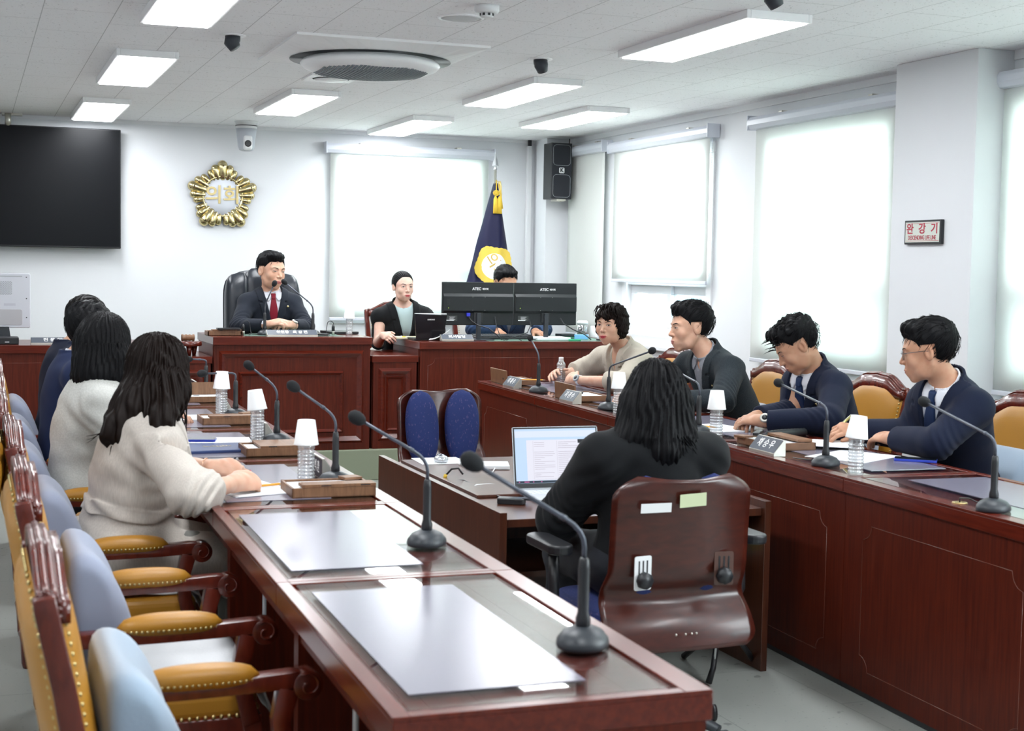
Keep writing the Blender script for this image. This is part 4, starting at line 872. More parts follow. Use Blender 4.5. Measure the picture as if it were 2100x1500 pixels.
put('gavel_handle', MB().tube([(0, .01, 0), (0, .18, -.012)], [.007, .009], 8), MBX, gv)
# chairman's small things
ph = root('mobile_phone', (1.585, 9.56, .996), 'black phone lying on the dais pencil box', 'phone', rz=PI/2); put('phone_body', MB().prism(rrect(.07, .15, .009), 0, .01), MBlk, ph, bev=.001)
pn = root('fountain_pen', (2.19, 9.50, .957), 'dark capped pen beside the widest nameplate', 'pen', rz=-.5); put('pen_barrel', MB().tube([(-.05, 0, .009), (0, 0, .009), (.05, 0, .009)], [.007, .008, .007], 10), MBlk, pn); put('pen_clip', MB().box((-.04, -.002, .016), (0, .002, .018)), MStl, pn)
br_ = root('document_binder', (2.40, 9.86, .956), 'black binder lying open behind the dais bottle', 'binder', rz=.1); put('binder_cover', MB().box((-.10, -.12, 0), (.10, .12, .018)), MBlk, br_, bev=.003)
# executive chair
ex = root('executive_chair', (1.93, 10.17, .205), 'black leather executive chair behind the red-tied man', 'chair', rz=PI)
MBL = mat('black_leather', (.016, .02, .028), .32, bump=(60, .4))
ex.rotation_euler = (0, 0, PI)
def pad(x, w, z0, z1, y, d, top=0.): # rounded pillow
    def f(u, v):
        a = 2*PI*u; n = 4; cx = abs(math.cos(a))**(2/n)*math.copysign(1, math.cos(a)); cy = abs(math.sin(a))**(2/2.6)*math.copysign(1, math.sin(a)); k = (1-abs(2*v-1)**7)**.6 if 0 < v < 1 else .02
        z = z0+(z1-z0)*v; return (x+w/2*cx*(.55+.45*k)-x*.10*max(0, v-.8)*3, y-.07*(z-.45)+d/2*cy*k, z+top*(1-((x+w/2*cx)/.27)**2)*v)
    return MB().grid(f, 28, 22)
put('back_centre_pad', pad(0, .27, .46, 1.175, -.02, .12, .02), MBL, ex)
for s_ in (-1, 1): put('back_side_bolster', pad(s_*.185, .16, .44, 1.145, -.005, .15, .02), MBL, ex)
put('back_shell', pad(0, .53, .45, 1.165, -.075, .06, .02), MBL, ex)
put('seat_cushion', MB().box((-.26, -.02, .34), (.26, .46, .455)), MBL, ex, bev=.045, seg=4)
for s_ in (-1, 1): put('armrest', MB().tube([(s_*.31, .0, .42), (s_*.32, .02, .60), (s_*.32, .2, .64), (s_*.31, .32, .62), (s_*.30, .34, .45)], [.03, .035, .04, .035, .02], 12), MBL, ex)
put('column', MB().tube([(0, .2, 0.05), (0, .2, .4)], .04, 12), MBlk, ex); put('foot_ring', MB().lathe([(.30, 0), (.30, .04), (.05, .08), (.04, .1)], (0, .2, 0), 24), MBlk, ex)
# flag
fx, fy = 3.975, 11.10
fl = root('ceremonial_flag', (fx, fy, .205), 'navy flag with gold crest draped on a pole by the back corner', 'flag')
put('flag_pole', MB().tube([(0, 0, 0), (0, 0, 2.02)], .011, 12), MStl, fl); put('flag_foot', MB().lathe([(.15, 0), (.15, .02), (.05, .05), (.02, .06)], n=28), MBrass, fl)
g = MB(); g.lathe([(.010, 0), (.016, .012), (.009, .022), (.012, .03)], (0, 0, 2.01), 12); g.add([(-.028, 0, 2.045), (0, -.008, 2.05), (.028, 0, 2.045), (0, .008, 2.05), (0, 0, 2.155)], [(0, 1, 4), (1, 2, 4), (2, 3, 4), (3, 0, 4), (3, 2, 1, 0)], 0, False); put('spear_tip', g, mat('silver_finial', (.6, .62, .64), .25, metal=.7), fl)
MFl = mat('navy_flag_satin', (.0055, .0060, .038), .5, spec=.25)
ZT, ZB = 1.905, .75
def fhalf(z): k = (ZT-z)/(ZT-ZB); return -.006-.335*k**1.0, .014+.190*k**.85   # left and right half widths
def fys(x, z):
    k = max(0, (ZT-z)/(ZT-ZB)); return -.03-.10*k-.022*k*math.sin(x*26+.6+k*2)-.012*k*math.sin(x*61+1)
def ff(u, v):
    z = ZT-(ZT-ZB)*v; a, b = fhalf(z); x = a+(b-a)*u; e_ = (abs(2*u-1))**4; return (x, fys(x, z)+e_*(.05+.05*v), z)
put('flag_cloth', MB().grid(ff, 60, 50, thick=.003), MFl, fl)
cx, cz = -.028, 1.236   # crest centre on the cloth, local
def onf(mb, dy): mb.v = [(x, fys(x, z)-dy+y, z) for x, y, z in mb.v]; return mb
def disc(r0, fn, n=80, rings=6, rr0=0.):
    mb = MB(); V = []; F = []
    for i in range(rings+1):
        for k in range(n):
            a = 2*PI*k/n; r = rr0+(r0*fn(a)-rr0)*i/rings; V.append((cx+r*math.cos(a), 0, cz+r*math.sin(a)))
    for i in range(rings):
        for k in range(n): F.append((i*n+k, i*n+(k+1) % n, (i+1)*n+(k+1) % n, (i+1)*n+k))
    mb.add(V, F); return mb
sc5 = lambda a: 1+.075*math.cos(5*(a-PI/2-.5))+.035*abs(math.sin(12.5*(a-PI/2-.5)))
put('crest_gold', onf(disc(.160, sc5), .004), mat('gold_embroidery', (.70, .50, .06), .5, bump=(150, .8)), fl)
put('crest_white', onf(disc(.104, lambda a: 1, rings=5, rr0=.0), .006), MWht, fl)
lt = text('의회', .118, .001, fl, mat('gold_thread', (.55, .38, .08), .5), frame((cx+.008, 0, cz+.0), (.52, 0, -.86), (.86, 0, .52), (0, -1, 0)), bold=.001)
for v_ in lt.data.vertices: v_.co.y = v_.co.y+fys(v_.co.x, v_.co.z)-.0075
MTas = mat('gold_tassel', (.80, .55, .05), .6)
g = MB()
for k in range(22):
    a = 2*PI*k/22
    for sx in (-.016, .018): g.tube([(sx+.004*math.cos(a), -.06+.004*math.sin(a), 1.80), (sx+.014*math.cos(a), -.062+.012*math.sin(a), 1.775), (sx+.018*math.cos(a), -.065+.014*math.sin(a), 1.66)], [.002, .003, .003], 5)
put('tassel', g, MTas, fl)
g = MB()
for k in range(9): a = k*.7; g.tube([(-.012+.028*math.cos(a+t)*math.sin(t*1.5), -.066, 1.825+.022*math.sin(a+t)*math.sin(t*1.5)) for t in np.linspace(0, 2.1, 9)], .0028, 5)
g.tube([(.0, -.03, 1.93), (-.008, -.055, 1.88), (-.012, -.065, 1.83)], .005, 6); g.tube([(.02, -.03, 1.90), (.03, -.06, 1.80), (.045, -.06, 1.70)], .006, 6)
put('tassel_cord', g, MTas, fl)
g = MB()
for k in range(7): g.tube([(.01+.004*k, -.03, 1.92), (.035+.006*math.sin(k), -.035-.003*k, 1.88), (.038+.005*math.sin(k*2), -.04, 1.82-.01*k), (.03, -.04, 1.77)], .004, 5)
put('cord_bow', g, mat('gold_white_cord', (.75, .60, .25), .6), fl)
# dais right desk: monitors, netbook, small things
def monitor(loc, lb, w, vga=False):
    e = root('computer_monitor', loc, lb, 'monitor', group='black monitors seen from behind'); h = .30; z = .105; cx_ = -.02
    put('monitor_back', MB().box((-w/2, -.012, z), (w/2, .012, z+h)), MBlkG, e, bev=.004)
    b = MB(); b.prism([(.013, z+.085), (.03, z+.10), (.03, z+.20), (.013, z+.222)], -w/2+.006, w/2-.006, M=frame((0, 0, 0), (0, -1, 0), (0, 0, 1), (1, 0, 0))); put('monitor_hump', b, MBlkG, e, bev=.002)
    put('stand_neck', MB().box((-.014, -.035, .008), (.016, -.012, z+.085)), MMic, e, bev=.002); put('stand_base', MB().prism(rrect(.22, .16, .03), 0, .008), MMic, e)
    put('neck_bracket', MB().box((-.032, -.022, z+.02), (.034, -.012, z+.09)), MBlk, e)
    text('ATEC', .026, .0008, e, MTxt, FRONT((-.012, -.0135, z+.253)), bold=.0006, name='brand_lettering'); text('에이텍', .016, .0008, e, MTxt, FRONT((.052, -.0135, z+.252)), bold=.0004, name='brand_lettering')
    g = MB(); g.box((-w/2+.03, -.0135, z+.028), (-w/2+.11, -.012, z+.066)); put('rating_label', g, mat('dark_label', (.04, .045, .045), .5), e)
    g = MB()
    for k in range(5): g.box((-w/2+.05+.004*(k % 2), -.0142, z+.056-k*.006), (-w/2+.095-.006*(k % 3), -.0137, z+.058-k*.006))
    g.box((-w/2+.032, -.0142, z+.030), (-w/2+.085, -.0137, z+.037)); put('label_print', g, MWht, e)
    g = MB()
    for x, zz in ((-.045, .105), (.045, .105), (-.045, .197), (.045, .197)): g.sph((x, -.0305, z+zz), .002, 6)
    put('screw', g, MStl, e); put('power_light', MB().sph((-w/2+.04, -.031, z+.12), .003, 8), em_('green_led', (.6, .9, .1), 1.5), e)
    g = MB()
    for k in range(24): g.box((-w/2+.03+.006*(k % 4), -.0312, z+.14+.007*(k//4)), (-w/2+.033+.006*(k % 4), -.0302, z+.144+.007*(k//4)))
    put('vent_slot', g, MBlk, e)
    if vga: put('cable_plug', MB().box((-.09, -.034, z+.062), (-.064, -.014, z+.086)), mat('blue_plug', (.03, .04, .5), .4), e, bev=.002)
    return e
MBlkG = mat('graphite_plastic', (.014, .017, .019), .45, spec=.35)
monitor((3.322, 9.60, .922), 'left of the two black monitors, with the blue plug', .525, True); monitor((3.836, 9.62, .922), 'right of the two black monitors', .478)
cc = root('monitor_cables', (3.5, 9.5, .922), 'black cables hanging and curling below the two monitors', 'cable'); O = (3.5, 9.5, .922)
wob([(3.245, 9.57, 1.09), (3.26, 9.55, 1.06), (3.30, 9.53, 1.03), (3.37, 9.5, 1.01), (3.42, 9.48, .97), (3.46, 9.47, .93)], .004, MBlk, 'monitor_cable', cc, O)
wob([(3.44, 9.57, 1.09), (3.445, 9.55, 1.03), (3.455, 9.5, .96), (3.47, 9.47, .93)], .003, MBlk, 'monitor_cable', cc, O)
wob([(3.70, 9.57, 1.07), (3.70, 9.54, 1.03), (3.66, 9.5, .98), (3.57, 9.48, .955), (3.49, 9.46, .93)], .0035, MBlk, 'monitor_cable', cc, O)
wob([(3.94, 9.58, 1.08), (3.96, 9.56, 1.04), (4.02, 9.53, 1.00), (4.10, 9.5, .965), (4.14, 9.48, .93)], .004, MBlk, 'monitor_cable', cc, O)
wob([(3.47, 9.46, .928), (3.52, 9.47, .94), (3.58, 9.46, .935), (3.6, 9.45, .926)], .002, MBlk, 'monitor_cable', cc, O)
kb = root('computer_keyboard', (3.56, 9.73, .923), 'black keyboard below the two monitors', 'keyboard'); put('keyboard_case', MB().box((-.225, -.075, 0), (.225, .075, .022), M=Matrix.Rotation(.09, 4, 'X')), MBlk, kb, bev=.004)
g = MB()
for r in range(5):
    for c in range(18): g.box((-.215+c*.024, -.06+r*.026, .022), (-.195+c*.024, -.04+r*.026, .028), M=Matrix.Rotation(.09, 4, 'X'))
put('keyboard_keys', g, mat('dark_grey_keys', (.05, .055, .06), .5), kb)
gm = root('desk_mat', (3.78, 9.68, .9222), 'green cutting mat under the monitor stands', 'mat'); put('mat_sheet', MB().box((-.42, -.24, 0), (.52, .24, .0015)), mat('dull_green', (.12, .22, .17), .5), gm)
kb.location.z = .924
for nm, loc, rz, w, h, t, m_, lb, cat in (('paper_stack', (3.87, 9.62, .924), .02, .26, .2, .02, MPap, 'white paper stack under the right monitor', 'paper'), ('green_folder', (4.10, 9.86, .924), .1, .22, .2, .012, mat('green_folder', (.03, .16, .09), .4), 'green folder by the pencil cup on the dais', 'folder'), ('wallet', (4.09, 9.84, .937), .2, .13, .08, .02, MBlk, 'black wallet on the green folder', 'wallet'), ('tape_dispenser', (4.14, 9.66, .924), -.5, .10, .03, .035, mat('sky_blue_plastic', (.2, .5, .8), .35), 'light blue tape dispenser right of the monitors', 'dispenser'), ('eraser', (4.22, 9.50, .924), 0, .06, .025, .012, MBlk, 'black and yellow box at the desk edge right of the tape', 'box'), ('green_marker', (4.00, 9.45, .924), -.1, .09, .016, .012, mat('green_plastic', (.05, .5, .25), .4), 'green marker lying at the dais desk edge', 'marker')):
    e = root(nm, loc, lb, cat, rz=rz); put('body', MB().box((-w/2, -h/2, 0), (w/2, h/2, t)), m_, e, bev=min(.004, t*.3))
hc = root('pencil_cup', (4.25, 9.90, .922), 'clear pen holder filled with dark beads right of the monitors', 'holder'); put('cup_wall', MB().lathe([(.04, 0), (.041, .10)], n=20), MPet, hc); put('beads', MB().lathe([(0, .002), (.037, .002), (.037, .045), (0, .05)], n=20), mat('brown_beads', (.06, .035, .03), .6), hc); put('cup_lid', MB().lathe([(.042, .10), (.042, .118), (.03, .13), (0, .128)], n=20), MWht, hc); put('inner_block', MB().box((-.022, -.02, .045), (.022, .02, .09)), MBlk, hc)
wc = root('white_bottle', (4.33, 9.88, .922), 'small white plastic jar beside the clear pen holder', 'jar'); put('jar_body', MB().lathe([(.03, 0), (.032, .01), (.032, .06), (.024, .075), (.022, .09), (0, .09)], n=20), MWht, wc)
nbk = root('small_laptop', (2.965, 9.56, .922), 'small black laptop with its lid towards the camera', 'laptop', rz=.03)
put('laptop_base', MB().box((-.115, -.01, 0), (.115, .17, .016)), MBlk, nbk, bev=.003)
L0 = Matrix.Translation((0, -.01, .012)) @ Matrix.Rotation(.12, 4, 'X')
put('laptop_lid', MB().prism([(-.105, 0), (.092, 0), (.11, .165), (-.125, .175)], 0, .010, M=L0 @ frame((0, 0, 0), (1, 0, 0), (0, 0, 1), (0, -1, 0))), mat('gloss_black', (.012, .013, .016), .12), nbk, bev=.002)
put('lid_edge', MB().box((-.122, -.002, .170), (.108, .006, .176), M=L0), MWht, nbk)
text('SAMSUNG', .0115, .0006, nbk, MTxt, L0 @ FRONT((-.005, -.0106, .135)), bold=.0003, name='brand_lettering')
put('laptop_strap', MB().grid(lambda u, v: (-.02+.14*u+.01*v, -.03-.02*u, .004+.075*max(0, u-.1)**1.5+.012*v), 10, 2, thick=.002), MWht, nbk)
cf = root('clip_file', (2.84, 9.80, .924), 'pale file with a yellow clip before the woman in black at the dais', 'file', rz=-.15); put('file_cover', MB().box((-.14, -.1, 0), (.12, .1, .012)), mat('cream_card', (.62, .58, .42), .6), cf, bev=.002); put('file_clip', MB().lathe([(.014, 0), (.014, .006), (0, .008)], (0.0, -.06, .012), 14), MYel, cf)
g = MB(); g.tube([(-.02, -.05, .02), (.01, -.07, .012)], .003, 6); put('file_string', g, MPap, cf)
# left dais: white monitor
wm = root('white_monitor', (.11, 9.72, .905), 'white monitor seen from behind at the left edge', 'monitor')
put('monitor_shell', MB().prism(rrect(.50, .345, .012, cy=.265), -.025, .02, M=frame((0, 0, 0), (1, 0, 0), (0, 0, 1), (0, -1, 0))), mat('pearl_monitor', (.62, .63, .68), .22), wm, bev=.005)
g = MB()
for r in range(13):
    for c in range(26): g.lathe([(.0032, .0), (.0032, .0008)], n=6, M=frame((-.13+c*.0105+(r % 2)*.005, -.0202, .305+r*.0066), (1, 0, 0), (0, 0, 1), (0, -1, 0)))
put('vent_grid', g, MGry, wm, kind='stuff')
put('top_slot', MB().box((-.2, -.0215, .415), (.20, -.020, .421)), MGry, wm)
g = MB()
for z in (.41, .275, .155): g.box((.222, -.0215, z), (.229, -.020, z+.006))
put('screw_cap', g, MBlk, wm)
put('label_embossed', MB().box((.09, -.021, .232), (.16, -.0200, .248)), mat('pale_label', (.5, .5, .56), .4), wm); put('port_bay', MB().prism(rrect(.60, .10, .012, cx=-.10, cy=.16), 0, .003, M=FRONT((0, -.0195, 0))), mat('bay_grey', (.45, .44, .46), .5), wm, bev=.001)
put('stand', MB().prism([(-.12, .03), (.13, .03), (.12, .10), (-.10, .10)], -.02, .02, M=frame((0, 0, 0), (1, 0, 0), (0, 0, 1), (0, -1, 0))), MMic, wm); put('stand_foot', MB().prism(rrect(.28, .2, .03), 0, .01), MMic, wm)
bx = root('set_top_box', (.11, 9.55, .905), 'flat black box in front of the white monitor', 'box'); put('box_shell', MB().box((-.18, -.10, 0), (.172, .04, .045)), MBlk, bx, bev=.006); put('box_logo', MB().box((.09, -.1015, .014), (.115, -.100, .018)), MWht, bx)
# ================================================================ people: smooth implicit bodies meshed by surface nets
A3 = lambda *v: np.array(v, dtype=np.float64)
F4 = np.float32
def nrm(v): return v/np.linalg.norm(v)
def ln(q): return np.sqrt((q*q).sum(1))
def cap(P, a, b, ra, rb):
    a = np.asarray(a, P.dtype); b = np.asarray(b, P.dtype); pa = P-a; ba = b-a; h = np.clip(pa @ ba/(ba @ ba), 0, 1); return ln(pa-h[:, None]*ba)-(ra+(rb-ra)*h)
def ell(P, c, r, M=None):
    q = P-np.asarray(c, P.dtype)
    if M is not None: q = q @ np.asarray(M, P.dtype)
    r = np.asarray(r, P.dtype); k0 = ln(q/r); k1 = ln(q/(r*r)); return k0*(k0-1)/np.maximum(k1, 1e-9)
def smin(a, b, k): h = np.clip(.5+.5*(b-a)/k, 0, 1); return b+(a-b)*h-k*h*(1-h)
def smax(a, b, k): return -smin(-a, -b, k)
def chain(P, pts, rs, k=.01):
    d = None
    for i in range(len(pts)-1):
        e = cap(P, pts[i], pts[i+1], rs[i], rs[i+1]); d = e if d is None else smin(d, e, k)
    return d
def nets(f, lo, hi, h, clip=None):
    lo = np.array(lo, float); B = 8
    nb = np.maximum(1, np.ceil((np.array(hi)-lo)/h/B).astype(int)); n = nb*B
    I = np.stack(np.meshgrid(*[np.arange(k) for k in nb], indexing='ij'), -1).reshape(-1, 3)
    C = (lo+(I*B+(B-1)/2)*h).astype(F4); d = f(C); act = np.abs(d) < h*B*1.45
    V = np.repeat(np.repeat(np.repeat(d.reshape(nb), B, 0), B, 1), B, 2).astype(np.float32)
    g = np.stack(np.meshgrid(*[np.arange(B)]*3, indexing='ij'), -1).reshape(-1, 3)
    Ia = I[act]
    for s in range(0, len(Ia), 400):
        idx = (Ia[s:s+400, None, :]*B+g[None]).reshape(-1, 3); V[idx[:, 0], idx[:, 1], idx[:, 2]] = f((lo+idx*h).astype(F4))
    S = V < 0; c = [S[i:n[0]-1+i, j:n[1]-1+j, k:n[2]-1+k] for i in (0, 1) for j in (0, 1) for k in (0, 1)]
    a = c[0]+0
    for q in c[1:]: a = a+q
    cells = np.argwhere((a > 0) & (a < 8))
    if not len(cells): return np.zeros((0, 3)), np.zeros((0, 4), int)
    ids = -np.ones(n, int); ids[cells[:, 0], cells[:, 1], cells[:, 2]] = np.arange(len(cells))
    off = np.array([(i, j, k) for i in (0, 1) for j in (0, 1) for k in (0, 1)])
    vals = np.stack([V[cells[:, 0]+o[0], cells[:, 1]+o[1], cells[:, 2]+o[2]] for o in off], 1)
    acc = np.zeros((len(cells), 3)); cnt = np.zeros(len(cells))
    for x in range(8):
        for y in range(x+1, 8):
            if np.abs(off[x]-off[y]).sum() == 1:
                m = (vals[:, x] < 0) != (vals[:, y] < 0); t = vals[m, x]/(vals[m, x]-vals[m, y])
                acc[m] += off[x]+t[:, None]*(off[y]-off[x]); cnt[m] += 1
    P = lo+(cells+acc/cnt[:, None])*h; Q = []
    for ax in range(3):
        e = np.zeros(3, int); e[ax] = 1; sl0 = [slice(1, n[i]-1) for i in range(3)]; sl0[ax] = slice(0, n[ax]-1); sl1 = list(sl0); sl1[ax] = slice(1, n[ax])
        s0 = S[tuple(sl0)]; s1 = S[tuple(sl1)]; b = np.array([0 if i == ax else 1 for i in range(3)])
        u, w = [(1, 2), (2, 0), (0, 1)][ax]; U = np.zeros(3, int); U[u] = 1; Wv = np.zeros(3, int); Wv[w] = 1
        for cond, flip in (((s0 & ~s1), False), ((~s0 & s1), True)):
            E = np.argwhere(cond)+b
            if not len(E): continue
            qs = [ids[tuple((E-o).T)] for o in (U+Wv, Wv, 0*U, U)]; q = np.stack(qs, 1); q = q[(q >= 0).all(1)]
            Q.append(q[:, ::-1] if flip else q)
    F = np.concatenate(Q) if Q else np.zeros((0, 4), int)
    for _ in range(2):
        d = f(P); e = h*.3; G = np.stack([(f(P+A3(e, 0, 0))-d), (f(P+A3(0, e, 0))-d), (f(P+A3(0, 0, e))-d)], 1)/e
        st = d/np.maximum((G*G).sum(1), .25); P = P-np.clip(st, -h*.5, h*.5)[:, None]*G
    if clip is not None:
        k = clip(P); F = F[k[F].all(1)]
    u, inv = np.unique(F.ravel(), return_inverse=True); return P[u], inv.reshape(F.shape)
def npmesh(name, parts, mats, parent, base, matf=None):
    V = np.concatenate([p[0] for p in parts])-base; o = 0; Fs = []
    for p in parts: Fs.append(p[1]+o); o += len(p[0])
    F = np.concatenate(Fs); me = bpy.data.meshes.new(name)
    me.vertices.add(len(V)); me.vertices.foreach_set('co', V.astype(np.float32).ravel())
    me.loops.add(F.size); me.loops.foreach_set('vertex_index', F.astype(np.int32).ravel())
    me.polygons.add(len(F)); me.polygons.foreach_set('loop_start', np.arange(0, F.size, 4, dtype=np.int32)); me.polygons.foreach_set('loop_total', np.full(len(F), 4, np.int32))
    me.update(calc_edges=True); me.polygons.foreach_set('use_smooth', np.ones(len(F), bool))
    if matf is not None: me.polygons.foreach_set('material_index', matf(V[F].mean(1)+base).astype(np.int32))
    me.validate(); return put(name, me, mats, parent)
def rotm(fwd, roll=0., pitch=0.):
    y = nrm(A3(fwd[0], fwd[1], 0)); x = np.cross(y, A3(0, 0, 1)); z = A3(0, 0, 1)
    y, z = y*math.cos(pitch)+z*math.sin(pitch), z*math.cos(pitch)-y*math.sin(pitch)
    x, z = x*math.cos(roll)+z*math.sin(roll), z*math.cos(roll)-x*math.sin(roll)
    return np.stack([x, y, z], 1)     # columns: right, forward, up
def head_sdf(P, hc, M, s=1., fem=0., chub=0.):
    q = ((P-hc) @ M)/s; ax = q.copy(); ax[:, 0] = np.abs(ax[:, 0]); e = lambda c, r, Q=ax: ell(Q, A3(*c), r); c_ = lambda a, b, ra, rb: cap(ax, A3(*a), A3(*b), ra, rb)
    d = e((0, -.018, .034), (.075, .094, .084)); d = smin(d, e((0, .030, .012), (.062+.003*chub, .060, .068)), .03)
    d = smin(d, e((0, .035, -.038), (.054+.008*chub-.002*fem, .050, .055)), .03)
    d = smin(d, e((0, .024, -.070), (.047+.008*chub-.004*fem, .053, .038)), .025)
    d = smin(d, c_((.049+.004*chub-.003*fem, -.004, -.045), (.040, .020, -.080), .017, .013), .03)
    d = smin(d, e((0, .064, -.100), (.019, .017, .016)), .022); d = smin(d, e((.036, .060, -.028), (.021+.003*chub, .017, .021)), .022)
    d = smin(d, c_((.010, .085, .021), (.044, .070, .022), .007-.002*fem, .007-.002*fem), .014)
    d = smax(d, -e((.031, .099, .004), (.018, .0125, .0105)), .012)
    d = smin(d, e((.031, .0735, .002), (.0155, .0135, .0125)), .006)
    d = smin(d, c_((0, .083, .012), (0, .103, -.026), .0058, .0088), .012); d = smin(d, e((0, .1045, -.031), (.0095, .0095, .0085)), .006)
    d = smin(d, e((.0115, .094, -.0335), (.0070, .0095, .0068)), .006)
    d = smax(d, -e((.0058, .1010, -.0400), (.0030, .0045, .0030)), .003)
    d = smin(d, e((0, .077, -.066), (.028, .020, .022)), .02)
    d = smin(d, e((0, .0925, -.0625), (.0235, .0075, .0048)), .004); d = smin(d, e((0, .0895, -.0712), (.0190, .0082, .0054)), .004)
    d = smax(d, -e((0, .1005, -.0668), (.0235, .0060, .0013)), .0025)
    th = .35; R = np.array([[math.cos(th), 0, math.sin(th)], [0, 1, 0], [-math.sin(th), 0, math.cos(th)]])
    er = ell(ax, A3(.0775, -.010, -.004), (.0075, .0185, .030), np.array([[math.cos(.35), math.sin(.35), 0], [-math.sin(.35), math.cos(.35), 0], [0, 0, 1]]).T)
    er = smax(er, -e((.0855, -.004, .000), (.0065, .010, .0185)), .004)
    d = smin(d, er, .006); return d*s
def finger(P, base, d0, n, s, L, rs, curl, k=.004):
    pts = [base]; d = d0.copy(); cur = n.copy()
    for i in range(3):
        a = curl[i]; d, cur = nrm(d*math.cos(a)-cur*math.sin(a)), nrm(cur*math.cos(a)+d*math.sin(a)); pts.append(pts[-1]+d*L[i])
    return chain(P, pts, rs, .0015)
def hand_sdf(P, w, d, n, side, curl=.5, s=1., spread=.06, thumb=(.6, .35), pinch=False):
    # w wrist, d towards the fingers, n out of the back of the hand, side = +1 if the thumb lies on cross(d, n)
    d = nrm(d); n = nrm(n-d*(n @ d)); t = np.cross(d, n)*side; M = np.stack([t, d, n], 1)
    pal = smin(ell(P, w+d*.052*s, (.038*s, .052*s, .0145*s), M), ell(P, w+d*.072*s+t*.004*s, (.040*s, .030*s, .0135*s), M), .012)
    pal = smin(pal, cap(P, w-d*.012, w+d*.03*s, .0265*s, .024*s)*1.0, .02)
    pal = smin(pal, cap(P, w+d*.018*s+t*.022*s-n*.004, w+d*.050*s+t*.036*s-n*.008, .016*s, .013*s), .012)
    for i, (o, L) in enumerate(((.028, (.042, .025, .020)), (.0095, (.047, .029, .021)), (-.0095, (.043, .027, .021)), (-.027, (.034, .021, .019)))):
        base = w+d*(.088-.006*abs(i-1))*s+t*o*s; c = curl if not hasattr(curl, '__len__') else curl[i]
        dd = nrm(d+t*spread*(1.2-i)*.8); r = .0092-.0006*(i == 3)
        f = finger(P, base, dd, n, t, [x*s for x in L], [r*s, .0086*s, .0078*s, .0066*s], (c*.8, c*1.15, c*.8)); pal = smin(pal, f, .006)
    a, b = thumb; b0 = w+d*.040*s+t*.036*s-n*.006; d1 = nrm(d*math.cos(a)+t*math.sin(a)-n*.25); d2 = nrm(d1*math.cos(b)-t*math.sin(b)*.6-n*.3); p1 = b0+d1*.034*s
    th = chain(P, [b0, p1, p1+d2*.027*s], [.0115*s, .0098*s, .0078*s], .002); return smin(pal, th, .008)
def wr(P, amp, fr, seed=0.):
    a = np.sin(P[:, 0]*fr+seed+2.1*np.sin(P[:, 2]*fr*.7+seed)); b = np.sin(P[:, 2]*fr*1.3+1.7*np.sin(P[:, 1]*fr*.8+seed*2)+seed); c = np.sin(P[:, 1]*fr*1.1+P[:, 2]*fr*.5+seed)
    return amp*(a*b+.6*b*c)
